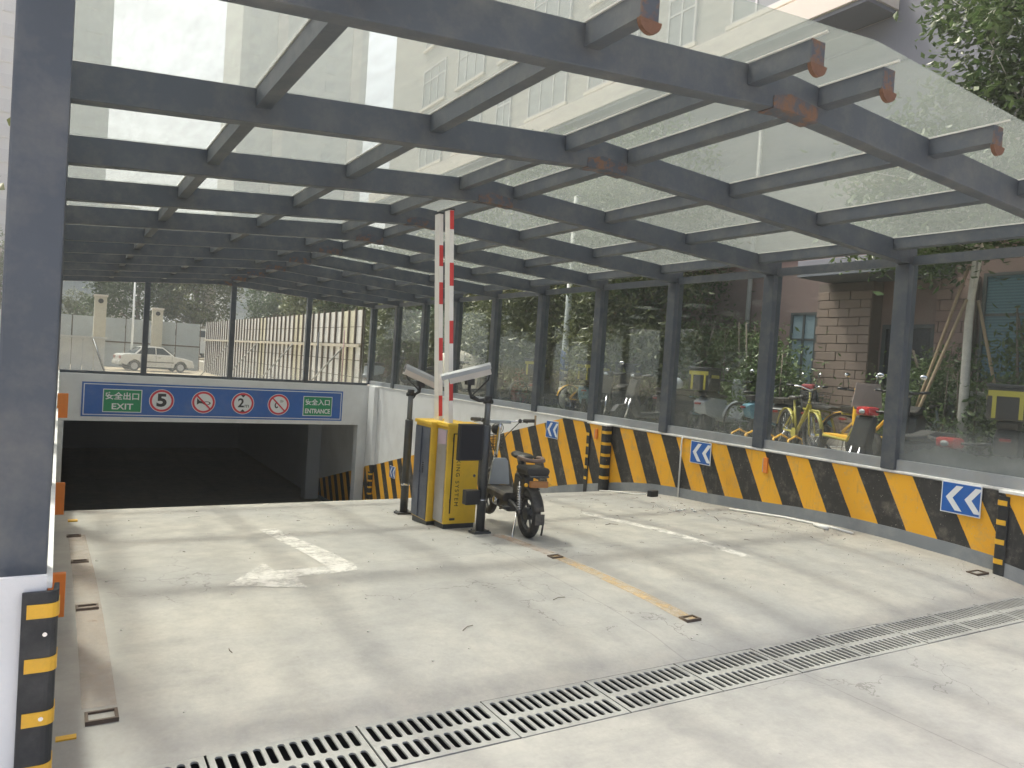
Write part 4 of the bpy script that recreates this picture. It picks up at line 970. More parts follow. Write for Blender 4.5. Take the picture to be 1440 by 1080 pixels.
    MB().box((-0.06, -0.375, 0.58), (0.06, -0.33, 0.615)).build('tail_light', mat('dark_red_lens', (0.20, 0.015, 0.012), 0.3), t, 0.008)
    MB().tube([(0.1, 0.2, 0.28), (0.2, 0.12, 0.0)], 0.012, 6).build('kick_stand', M_DKMETAL, t)
    return t
S = lambda x, y: (x, y, LZ)
scooter('delivery_moped', 'moped with a black delivery box and neon yellow straps at the right edge', (10.2, 4.90, LZ - 0.03), R(-70), M_BLACKP, M_SEAT)
scooter('red_scooter', 'black scooter with glossy red nose and fender just beyond the glass near the right edge', (9.3, 5.35, LZ - 0.22), R(75), M_BLACKP, mirror=False, trim=M_REDP)
scooter('red_scooter', 'black and red scooter mostly hidden by the misted glass at the lower right edge', (8.9, 4.2, LZ - 0.45), R(80), M_BLACKP, mirror=False, trim=M_REDP)
scooter('scooter', 'black scooter with bright round mirrors standing before the dark doorway', (11.2, 6.75, LZ + 0.02), R(110), M_BLACKP)
scooter('shared_moped', 'neon yellow framed moped with grey shield just left of the nearest side column', S(10.6, 7.25), R(-95), M_GREYP, None, shape='tube', mirror=False)
scooter('shared_moped', 'yellow framed moped with wide handlebar before the stone pier', S(10.7, 8.05), R(165), M_YTAPE, shape='tube', mirror=True, screen=mat('beige_apron', (0.36, 0.29, 0.26), 0.7))
scooter('scooter', 'grey scooter with dull red fender, left of the yellow framed moped', S(10.7, 8.75), R(-75), M_DKMETAL, mirror=False, trim=mat('dull_red', (0.28, 0.05, 0.05), 0.5))
scooter('scooter', 'blue grey scooter with chrome mirror in front of the bushes', S(11.0, 9.5), R(-110), M_BLUEP)
scooter('delivery_moped', 'black boxed moped with yellow straps and round mirror right of the second side column', S(10.6, 10.4), R(-80), M_GREYP, M_BLACKP)
scooter('scooter', 'dark scooter with a grey helmet resting on its seat', S(10.4, 11.0), R(80), M_BLACKP, helmet=True, mirror=False)
scooter('scooter', 'low black scooter under the hedge left of the helmeted one', S(10.9, 11.9), R(-80), M_BLACKP)
scooter('delivery_moped', 'moped with black and yellow box partly hidden by the third side column', S(10.4, 12.7), R(120), M_BLACKP, M_BLACKP)
scooter('delivery_moped', 'moped with black and yellow box farther along between the third and fourth side columns', S(10.5, 13.6), R(-75), M_BLACKP, M_BLACKP)
scooter('delivery_moped', 'yellow striped delivery moped beside a bright mirror in the middle of the row', S(10.7, 14.5), R(-40), M_BLUEP, M_BLACKP)
scooter('delivery_moped', 'delivery moped standing at the foot of the pale pole with the blue wrap', S(10.6, 16.4), R(-60), M_BLACKP, M_BLACKP)
scooter('scooter', 'dark scooter beyond the beige cover, far along the row', S(10.4, 18.4), R(80), M_BLACKP)
scooter('scooter', 'scooter with a bright mirror seen beside the raised booms', S(10.6, 23.0), R(70), M_BLACKP)
scooter('scooter', 'far scooter with grey body near the end of the row', S(10.2, 27.0), R(95), M_GREYP)
def bicycle(label, loc, rz, fm, bm_=None):
    t = thing('bicycle', label, 'bicycle', loc, rz, 'bicycles parked beyond the glass')
    for y, nm in ((0, 'rear_wheel'), (1.05, 'front_wheel')):
        w = MB().torus((0, y, 0.33), 0.31, 0.02, 'X', 28, 6).build(nm, M_TYRE, t)
        b = MB()
        for k in range(14):
            a = 2 * math.pi * k / 14; b.tube([(0.0, y, 0.33), (0, y + 0.30 * math.cos(a), 0.33 + 0.30 * math.sin(a))], 0.0025, 4)
        b.disc((0, y, 0.33), 0.03, 0.06, 'X', 10); b.build('spokes', M_CHROME, w)
        n = 8; vs = []
        f = MB()
        for k in range(n + 1):
            a = R(10 + 150 * k / n) if y == 0 else R(30 + 130 * k / n)
            for sx in (-0.03, 0.03): vs.append((sx, y - 0.355 * math.cos(a), 0.33 + 0.355 * math.sin(a)))
        f.add(vs, [(2 * k, 2 * k + 1, 2 * k + 3, 2 * k + 2) for k in range(n)], True); o = f.build('mudguard', fm, t); o.modifiers.new('s', 'SOLIDIFY').thickness = 0.004
    f = MB()
    f.tube([(0, 0.90, 0.85), (0, 0.82, 0.72), (0, 0.45, 0.30)], 0.026, 8); f.tube([(0, 0.45, 0.30), (0, 0.28, 0.82)], 0.02, 8)
    for s_ in (-1, 1): f.tube([(s_ * 0.04, 0, 0.33), (0, 0.45, 0.30)], 0.012, 6); f.tube([(s_ * 0.04, 0, 0.33), (0, 0.33, 0.68)], 0.012, 6); f.tube([(s_ * 0.045, 1.05, 0.33), (s_ * 0.03, 0.96, 0.66), (0, 0.93, 0.70)], 0.014, 6)
    f.tube([(0, 0.93, 0.70), (0, 0.87, 0.98)], 0.018, 8); f.build('frame', fm, t)
    MB().ellipsoid((0, 0.24, 0.86), (0.075, 0.13, 0.035), 12, 6).build('saddle', M_SEAT, t)
    hb = MB().tube([(-0.28, 0.76, 1.06), (-0.14, 0.86, 1.05), (0, 0.88, 1.0), (0.14, 0.86, 1.05), (0.28, 0.76, 1.06)], 0.012, 6).build('handlebar', M_CHROME, t)
    for s_ in (-1, 1): MB().tube([(s_ * 0.22, 0.80, 1.058), (s_ * 0.31, 0.74, 1.061)], 0.018, 8).build('grip', M_BLACKP, hb)
    b = MB()
    for k in range(5): zz = 0.80 + k * 0.045; w_ = 0.13 + 0.008 * k; b.tube([(-w_, 1.0, zz), (w_, 1.0, zz), (w_, 1.25, zz), (-w_, 1.25, zz), (-w_, 1.0, zz)], 0.004, 4, False)
    for k in range(6):
        for yy in (1.0, 1.25): b.tube([(-0.13 + 0.052 * k, yy, 0.80), (-0.16 + 0.064 * k, yy, 0.98)], 0.0035, 4)
    b.build('basket', bm_ or M_BLACKP, t)
    MB().disc((0.05, 0.45, 0.30), 0.09, 0.012, 'X', 18).build('chain_guard', fm, t)
    MB().tube([(0.03, 0.05, 0.33), (0.14, -0.05, 0.0)], 0.008, 6).build('kick_stand', M_CHROME, t)
    return t
for args in (
    ('yellow bicycle with a black basket right of the yellow framed mopeds', S(10.9, 7.75), R(-120), M_YTAPE),
    ('yellow bicycle nose-on before the lowest courses of the stone pier', S(10.3, 8.35), R(150), M_DSYEL),
    ('dark bicycle leaning among the yellow ones near the second side column', S(11.3, 8.9), R(-60), M_DKMETAL),
    ('silver framed bicycle beside the yellow trimmed moped', S(10.9, 9.95), R(-95), M_GREYP),
    ('blue grey bicycle behind the helmeted scooter', S(11.2, 11.45), R(-80), M_BLUEP),
    ('dark bicycle between the two black boxed mopeds', S(10.8, 13.15), R(-100), M_DKMETAL),
    ('yellow bicycle in front of the olive hedge', S(10.9, 15.4), R(-95), M_YTAPE),
    ('dark bicycle next to the pale pole', S(10.6, 17.3), R(-85), M_DKMETAL),
    ('grey bicycle beyond the doorway beside the grey stone slab', S(11.7, 6.9), R(-100), M_GREYP)):
    bicycle(*args)
# yellow bicycle rack
t = thing('bicycle_rack', 'low yellow tubular bicycle rack on the ground before the mopeds', 'bicycle rack', (10.0, 7.9, LZ), R(8))
for k in range(5):
    MB().tube([(-0.25, k * 0.26, 0.03), (-0.2, k * 0.26, 0.2), (0.0, k * 0.26, 0.26), (0.2, k * 0.26, 0.2), (0.25, k * 0.26, 0.03)], 0.016, 8).build('hoop', M_YTAPE, t)
for s in (-0.25, 0.25): MB().tube([(s, -0.15, 0.02), (s, 1.2, 0.02)], 0.018, 8).build('rail', M_YTAPE, t)
# cloth cover draped over a scooter
b = MB(); n = 16; vs = []
for i in range(n + 1):
    for j in range(n + 1):
        u, v = i / n * 2 - 1, j / n * 2 - 1
        x = u * 0.55; y = v * 1.0
        ridge = 1.25 - 0.35 * abs(v - 0.55) - 0.12 * max(0, -v)
        z = ridge * (1 - abs(u) ** 1.5) + 0.12 * abs(u) + 0.05 * math.sin(9 * v + 4 * u) * abs(u)
        vs.append((x * (1 + 0.12 * math.sin(11 * v)), y, max(z, 0.04)))
b.add(vs, [(i * (n + 1) + j, (i + 1) * (n + 1) + j, (i + 1) * (n + 1) + j + 1, i * (n + 1) + j + 1) for i in range(n) for j in range(n)], True)
o = b.build('cloth_cover', M_CLOTH); o.location = (10.7, 19.8, LZ); o.rotation_euler = (0, 0, R(70)); o.scale = (1.2, 1.2, 1.15)
md = o.modifiers.new('s', 'SOLIDIFY'); md.thickness = 0.01
tag(o, 'beige cloth cover draped over a parked scooter beyond the glass', 'cover')
tag(MB().box((-0.2, -0.15, 0), (0.2, 0.15, 1.0)).build('red_bin', mat('brick_red_plastic', (0.33, 0.09, 0.06), 0.6), None, 0.03), 'upright reddish bin seen between two far side columns', 'bin').location = (11.4, 18.6, LZ)

# pale pole with blue wrap
t = thing('street_pole', 'tall pale pole with a blue patterned wrap beyond the side glass', 'pole', (11.1, 16.0, LZ))
MB().tube([(0, 0, 0), (0, 0, 1.5), (0.03, 0, 5.5)], [0.10, 0.085, 0.06], 14).build('shaft', M_BARKP if False else mat('pale_pole', (0.52, 0.55, 0.52), 0.5), t)
wr = MB().tube([(0, 0, 0.75), (0, 0, 1.55)], 0.105, 14).build('blue_wrap', mat('wrap_blue', (0.06, 0.10, 0.20), 0.6), t)
b = MB()
for k in range(5): b.box((-0.05, -0.112, 0.80 + k * 0.15), (0.04, -0.1055, 0.86 + k * 0.15))
b.build('white_marks', M_WHITE, wr)
MB().tube([(0, 0, 0.35), (0, 0, 0.6)], 0.105, 14).build('reflective_band', M_PVC, t)
tag(MB().tube([(13.85, 12.55, LZ), (13.85, 12.55, 9.0)], 0.055, 10).build('downpipe', mat('pipe_pale', (0.45, 0.45, 0.43), 0.5)), 'pale drain pipe running down the pink building between two side columns', 'pipe')
tag(MB().tube([(13.85, 16.1, LZ), (13.85, 16.1, 9.0)], 0.05, 10).build('downpipe', mat('pipe_pale', (0.45, 0.45, 0.43), 0.5)), 'farther pale drain pipe half hidden by the trees', 'pipe')
# stone block and low planter wall
tag(MB().box((12.2, 6.0, LZ), (12.6, 6.85, LZ + 1.15)).build('stone_slab', M_GUN, None, 0.02), 'upright grey stone slab among the plants right of the doorway', 'stone')
t = thing('planter_wall', 'low mossy planter wall behind the plants at the right', 'planter', (0, 0, 0))
box('planter_base', (12.4, 2.5, LZ), (12.75, 5.9, LZ + 0.75), mat('mossy_wall', (0.16, 0.17, 0.09), 0.9, 0, 0.25, 4), t, 0.01); box('planter_cap', (12.36, 2.5, LZ + 0.751), (12.79, 5.9, LZ + 0.82), M_GUN, t, 0.005)

# ------------------------------------------------------------------ building on the right
bl = thing('apartment_building', 'tall building with pink stone base and beige plaster storeys along the right side', 'building')
M_PINK = mat('pink_stone', (0.30, 0.205, 0.18), 0.8, 0, 0.12, 3, 0.2, 20, dirt=(0.2, 0.16, 0.13), dirt_amt=0.4)
M_PINK2 = mat('pink_stone_plain', (0.25, 0.18, 0.16), 0.8, 0, 0.1, 1.5, dirt=(0.22, 0.17, 0.15), dirt_amt=0.4)
M_SAND = mat('brown_sandstone', (0.25, 0.19, 0.155), 0.85, 0, 0.16, 3, 0.3, 18)
M_MORT = mat('mortar', (0.17, 0.14, 0.12), 0.9)
M_PLAST = mat('beige_plaster', (0.33, 0.325, 0.30), 0.8, 0, 0.08, 0.7, dirt=(0.3, 0.3, 0.28), dirt_amt=0.4, dscale=0.6)
M_CLAD = mat('grey_cladding', (0.15, 0.16, 0.18), 0.7, 0, 0.1, 2)
M_FASC = mat('cream_fascia', (0.58, 0.53, 0.46), 0.7, 0, 0.06, 3)
M_WFR = mat('window_frame_white', (0.44, 0.44, 0.45), 0.5)
M_WFD = mat('window_frame_dark', (0.07, 0.08, 0.08), 0.5)
M_PANE = mat('window_glass', (0.20, 0.22, 0.22), 0.15, 0, 0.3, 0.5)
M_BLUEW = mat('blue_blind', (0.06, 0.13, 0.17), 0.4, 0, 0.2, 2)
BX = 14.0
box('wall', (BX, -3, -0.05), (BX + 10, 37, 4.40), M_PINK2, bl)
box('wall', (BX + 0.02, -3, 4.401), (BX + 10, 37, 28.5), M_PLAST, bl)
box('string_course', (BX - 0.06, -3, 4.36), (BX - 0.001, 37, 4.44), M_FASC, bl)
box('parapet', (BX - 0.1, -3.1, 28.501), (BX + 10.1, 37.1, 29.3), M_FASC, bl)
box('cladding', (BX - 0.05, -2.9, 6.4), (BX + 0.019, 9.35, 9.6), M_CLAD, bl)
box('cladding', (BX - 0.05, 9.351, 6.4), (BX + 0.019, 36.9, 9.0), M_CLAD, bl)
# projecting cream fascia box over the first storeys
box('cornice', (BX - 1.05, 9.36, 9.10), (BX - 0.051, 36.8, 9.62), M_FASC, bl, 0.01)
box('cornice_soffit', (BX - 0.98, 9.40, 9.02), (BX - 0.051, 36.7, 9.099), M_CLAD, bl)
# entrance canopy slab (dark)
box('entrance_canopy', (BX - 1.3, 7.9, 3.72), (BX - 0.001, 10.3, 4.05), M_CLAD, bl, 0.01)
# doorway
dr = box('doorway', (BX - 0.012, 8.2, LZ), (BX - 0.001, 9.10, 2.78), mat('door_dark', (0.018, 0.020, 0.028), 0.3), bl)
box('door_frame', (BX - 0.05, 9.101, LZ), (BX - 0.001, 9.18, 2.86), M_WFD, bl); box('door_frame', (BX - 0.05, 8.12, LZ), (BX - 0.001, 8.199, 2.86), M_WFD, bl); box('door_frame', (BX - 0.05, 8.199, 2.781), (BX - 0.001, 9.101, 2.86), M_WFD, bl)
# stone-faced pier: individual blocks in courses
def courses(y0, y1, z0, z1, xf, mt, bw=0.62, bh=0.235):
    box('wall_backing', (xf + 0.03, y0, z0), (BX - 0.001, y1, z1), M_MORT, bl)
    nz = int((z1 - z0) / bh); me_c = {}
    for k in range(nz):
        z = z0 + k * bh; off = (k % 2) * 0.5; y = y0 - off * bw
        while y < y1 - 0.02:
            a, b_ = max(y, y0) + 0.006, min(y + bw, y1) - 0.006
            if b_ - a > 0.05:
                p = random.uniform(0, 0.012)
                MB().box((xf - p, a, z + 0.006), (xf + 0.03, b_, z + bh - 0.006)).build('stone_block', mt, bl, 0.006, 1)
            y += bw
courses(9.25, 10.5, LZ, 3.70, BX - 0.35, M_SAND, 0.48, 0.178)
courses(7.4, 8.1, LZ, 3.70, BX - 0.12, M_PINK, 0.42, 0.2)
courses(14.1, 15.0, LZ, 4.3, BX - 0.12, M_PINK, 0.5, 0.26)
courses(22.0, 23.4, LZ, 4.3, BX - 0.25, M_PINK, 0.6, 0.26)
def window(y0, y1, z0, z1, fr, pane, nm=2, x=BX, tr=None, deep=0.0):
    f = MB(); t = 0.06; d0, d1 = x - 0.05, x - 0.002
    f.box((d0, y0, z0), (d1, y0 + t, z1)).box((d0, y1 - t, z0), (d1, y1, z1)).box((d0, y0 + t, z0), (d1, y1 - t, z0 + t)).box((d0, y0 + t, z1 - t), (d1, y1 - t, z1))
    for k in range(1, nm): yc = y0 + (y1 - y0) * k / nm; f.box((d0 + 0.004, yc - 0.025, z0 + t), (d1, yc + 0.025, z1 - t))
    if tr: f.box((d0 + 0.006, y0 + t, z0 + (z1 - z0) * tr), (d1, y1 - t, z0 + (z1 - z0) * tr + 0.045))
    w = f.build('window', fr, bl)
    box('pane', (x - 0.022, y0 + t * 0.5, z0 + t * 0.5), (x - 0.012, y1 - t * 0.5, z1 - t * 0.5), pane, w)
    return w
window(10.7, 11.4, 0.95, 3.15, M_WFD, mat('pale_blue_pane', (0.22, 0.30, 0.33), 0.15), 2, tr=0.72)
wv = window(5.75, 7.33, 1.85, 3.75, M_WFD, M_BLUEW, 2, tr=0.6)
b = MB()
for k in range(34): b.box((BX - 0.034, 5.83, 1.95 + k * 0.052), (BX - 0.024, 7.25, 1.975 + k * 0.052))
b.build('louvres', mat('louvre_blue', (0.09, 0.18, 0.22), 0.4), wv)
window(15.6, 17.6, 1.5, 3.3, M_WFD, M_PANE, 2); window(18.6, 20.6, 1.5, 3.3, M_WFD, M_PANE, 2); window(24.4, 27.0, 1.5, 3.3, M_WFD, M_PANE, 3); window(29, 31.5, 1.5, 3.3, M_WFD, M_PANE, 3)
# upper floor windows: shared meshes
def mk_shared(y0, y1, z0, z1, nm):
    f = MB(); t = 0.07
    f.box((-0.06, y0, z0), (0, y0 + t, z1)).box((-0.06, y1 - t, z0), (0, y1, z1)).box((-0.06, y0 + t, z0), (0, y1 - t, z0 + t)).box((-0.06, y0 + t, z1 - t), (0, y1 - t, z1))
    for k in range(1, nm): yc = y0 + (y1 - y0) * k / nm; f.box((-0.055, yc - 0.03, z0 + t), (0, yc + 0.03, z1 - t))
    f.box((-0.056, y0 + t, z0 + (z1 - z0) * 0.66), (0, y1 - t, z0 + (z1 - z0) * 0.66 + 0.05))
    return f.mesh('window', M_WFR), MB().box((-0.03, y0 + 0.03, z0 + 0.03), (-0.015, y1 - 0.03, z1 - 0.03)).mesh('pane', M_PANE), MB().box((-0.12, y0 - 0.1, z0 - 0.1), (0, y1 + 0.1, z0 - 0.001)).mesh('sill', M_FASC)
wA = mk_shared(-1.2, 1.2, 0, 1.75, 3); wB = mk_shared(-0.55, 0.55, 0, 1.5, 2)
for fl in range(7):
    z = 10.35 + fl * 2.75 if fl < 7 else 0
    if z > 27: continue
    k = 0; y = -0.5
    while y < 33.5:
        ms = wA if k % 3 != 2 else wB
        w = link('window', ms[0], bl, (BX + 0.018, y, z)); link('pane', ms[1], w, (0, 0, 0)); link('sill', ms[2], w)
        y += 3.6 if k % 3 == 0 else 3.0; k += 1
# balcony boxes, one column of them breaking the facade
for fl in range(0):
    for yb in (13.5, 24.3):
        z = 9.95 + fl * 2.75
        if fl == 0 : continue
        bb = box('balcony', (BX - 1.1, yb, z - 0.15), (BX + 0.018, yb + 3.2, z), M_FASC, bl, 0.01)
        f = MB()
        for k in range(14): f.box((BX - 1.08, yb + 0.1 + k * 0.23, z + 0.001), (BX - 1.05, yb + 0.13 + k * 0.23, z + 0.95))
        f.box((BX - 1.09, yb + 0.02, z + 0.951), (BX - 1.04, yb + 3.18, z + 1.0)); f.build('railing', M_WFR, bb)

# far towers seen through the roof
def tower(name, label, x0, x1, y0, y1, h, mt, dx=4.0, xs=None):
    t = thing(name, label, 'tower block')
    box('wall', (x0, y0, 0), (x1, y1, h), mt, t); box('roof', (x0 - 0.3, y0 - 0.3, h + 0.001), (x1 + 0.3, y1 + 0.3, h + 1.2), M_FASC, t)
    n = int((x1 - x0) / dx)
    wm = MB().box((-0.9, -0.12, 0), (0.9, -0.001, 1.7)).mesh('window', mat('tower_frame', (0.41, 0.43, 0.41), 0.6)); pm = MB().box((-0.8, -0.16, 0.1), (0.8, -0.125, 1.6)).mesh('pane', mat('tower_pane', (0.35, 0.37, 0.36), 0.4))  # frame and pane close to the wall tone: distance haze put into the colours
    for k in range(n):
        xc = x0 + (x1 - x0) * (k + 0.5) / n
        for fl in range(int(h / 3.0) - 2):
            z = 4 + fl * 3.0
            if k % 3 == 1:
                continue
            w = link('window', wm, t, (xc, y0, z)); link('pane', pm, w)
        if k % 3 == 1:
            MB().box((xc - 0.8, y0 - 0.5, 0), (xc + 0.8, y0 - 0.001, h)).build('pilaster', M_FASC, t)
    return t
M_TA = mat('tower_grey', (0.40, 0.42, 0.40), 0.8, 0, 0.05, 0.1); M_TB = mat('tower_pale', (0.44, 0.45, 0.42), 0.8, 0, 0.05, 0.1)
tower('tower_block', 'grey high-rise seen through the roof glass beside the big left column', -22, 4.1, 112, 126, 78, M_TA)
tower('tower_block', 'pale high-rise seen through the roof left of the bright gap', 23.0, 44.1, 130, 146, 86, M_TB)
tower('tower_block', 'mid-rise block low behind the trees at the far end', -12, 10, 140, 152, 22, M_TB)

# ------------------------------------------------------------------ site hoarding behind the end wall
hd = thing('plywood_hoarding', 'long white panelled site hoarding with dark posts receding behind the end glass', 'hoarding')
M_PLY = mat('whitewashed_ply', (0.60, 0.59, 0.56), 0.8, 0, 0.12, 1.2, dirt=(0.34, 0.31, 0.26), dirt_amt=0.5, dscale=1.6)
M_PLY2 = mat('cream_ply', (0.58, 0.55, 0.42), 0.8, 0, 0.12, 1.2, dirt=(0.36, 0.32, 0.25), dirt_amt=0.5, dscale=1.6)
M_POST = mat('dark_timber_post', (0.12, 0.095, 0.075), 0.85, 0, 0.25, 6)
HX = 7.12; HH = 2.85; sp = 0.60
brd = MB().box((0, 0.012, 0.008), (0.02, sp - 0.012, 0.462)).mesh('board', M_PLY); brd2 = MB().box((0, 0.012, 0.008), (0.02, sp - 0.012, 0.462)).mesh('board', M_PLY2)
whole = MB().box((0, 0.012, 0.0), (0.02, sp - 0.012, 2.83)).mesh('panel', M_PLY)
post = MB().box((-0.05, -0.03, 0), (-0.001, 0.03, HH + 0.02)).mesh('post', M_POST)
for k in range(44):
    y = 20.0 + sp * k
    hx = HX
    link('post', post, hd, (hx, y, random.uniform(-0.03, 0.03)))
    if k < 26:
        m_ = brd2 if k % 9 in (1, 2) else brd
        for j in range(6): link('board', m_, hd, (hx + random.uniform(0, 0.008), y, 0.0 + j * 0.472))
    else: link('panel', whole, hd, (hx + random.uniform(0, 0.01), y, random.uniform(-0.01, 0.01)))
box('hoarding_backing', (HX + 0.03, 20.0, 0), (HX + 0.05, 20 + sp * 44, 2.80), M_POST, hd)
for z in (1.78,): box('rail', (HX - 0.11, 20.0, z), (HX - 0.051, 20 + sp * 44, z + 0.09), mat('pale_rail', (0.42, 0.38, 0.31), 0.8), hd)
for k in range(4):
    y = 21.3 + k * 5.6
    MB().tube([(HX - 1.25, y + 1.2, 0.0), (HX - 0.09, y, 1.8)], 0.024, 6).build('brace', M_GUN, hd)
MB().tube([(HX - 0.2, 21.0, 0), (HX - 0.2, 21.0, 2.25)], 0.02, 6).build('prop', mat('faded_red_paint', (0.34, 0.22, 0.21), 0.6), hd)
MB().tube([(HX - 0.2, 23.5, 0), (HX - 0.2, 23.5, 2.2)], 0.03, 6).build('prop', M_DKMETAL, hd)
bh = thing('steel_hoarding', 'pale grey panelled hoarding across the far end behind the white car', 'hoarding', (7.0, 47.6, 0), R(177))
M_STL = mat('pale_steel_sheet', (0.40, 0.43, 0.42), 0.6, 0, 0.1, 1, dirt=(0.3, 0.3, 0.28), dirt_amt=0.4)
pm_ = MB().box((0.02, 0, 0), (1.28, 0.03, 2.72)).mesh('panel', M_STL); pp = MB().box((-0.04, -0.02, 0), (0.0, 0.05, 2.76)).mesh('post', M_POST)
for k in range(11):
    link('panel', pm_, bh, (k * 1.3 + 0.0, 0, 0)); link('post', pp, bh, (k * 1.3, 0.0, 0))
MB().box((0, 0.031, 1.35), (14.3, 0.06, 1.42)).build('rail', M_POST, bh)
# nearer white fencing at the far left with braces
wf = thing('white_site_fence', 'low white site fence with slanting braces at the left behind the end glass', 'fence', (0, 0, 0))
for k in range(14):
    x = -4.2 + k * 0.42
    box('slat', (x, 37.0, 0.05), (x + 0.40, 37.03, 1.5), mat('fence_white', (0.52, 0.53, 0.52), 0.7), wf)
box('top_rail', (-4.3, 36.95, 1.51), (1.72, 37.05, 1.60), mat('fence_white', (0.52, 0.53, 0.52), 0.7), wf)
for x in (-2.6, -0.6, 1.2): MB().tube([(x, 36.95, 1.5), (x + 0.5, 36.1, 0)], 0.04, 6).build('brace', M_DKMETAL, wf)
# pylons / gateposts and lamp pole
for (x, y, h, lab) in ((1.66, 43.5, 3.72, 'tall cream gatepost with a dark round lamp at its top'), (4.68, 47.5, 3.45, 'shorter cream gatepost right of the left end post')):
    t = thing('gatepost', lab, 'gatepost', (x, y, 0), 0, 'cream gateposts behind the end glass')
    MB().box((-0.27, -0.27, 0), (0.27, 0.27, h - 0.1)).build('shaft', mat('gatepost_cream', (0.50, 0.47, 0.38), 0.8), t, 0.01)
    MB().box((-0.31, -0.31, h - 0.099), (0.31, 0.31, h)).build('cap', M_FASC, t, 0.01)
    MB().disc((0, -0.29, h - 0.32), 0.12, 0.03, 'Y', 16).build('lamp', M_BLACKP, t)
tag(MB().tube([(3.2, 44.0, 0), (3.2, 44.0, 5.2)], [0.06, 0.045], 10).build('thin_mast', M_PVC), 'thin white mast beside the left end post', 'mast')
t = thing('lamp_tower', 'pale banded tower rising behind the hoarding right of the middle end post', 'tower', (9.3, 60, 0))
for k in range(9): MB().box((-0.35, -0.35, k * 0.75), (0.35, 0.35, k * 0.75 + 0.68)).build('segment', M_FASC, t); 
MB().box((-0.3, -0.3, 0), (0.3, 0.3, 6.7)).build('core', M_GUN, t)

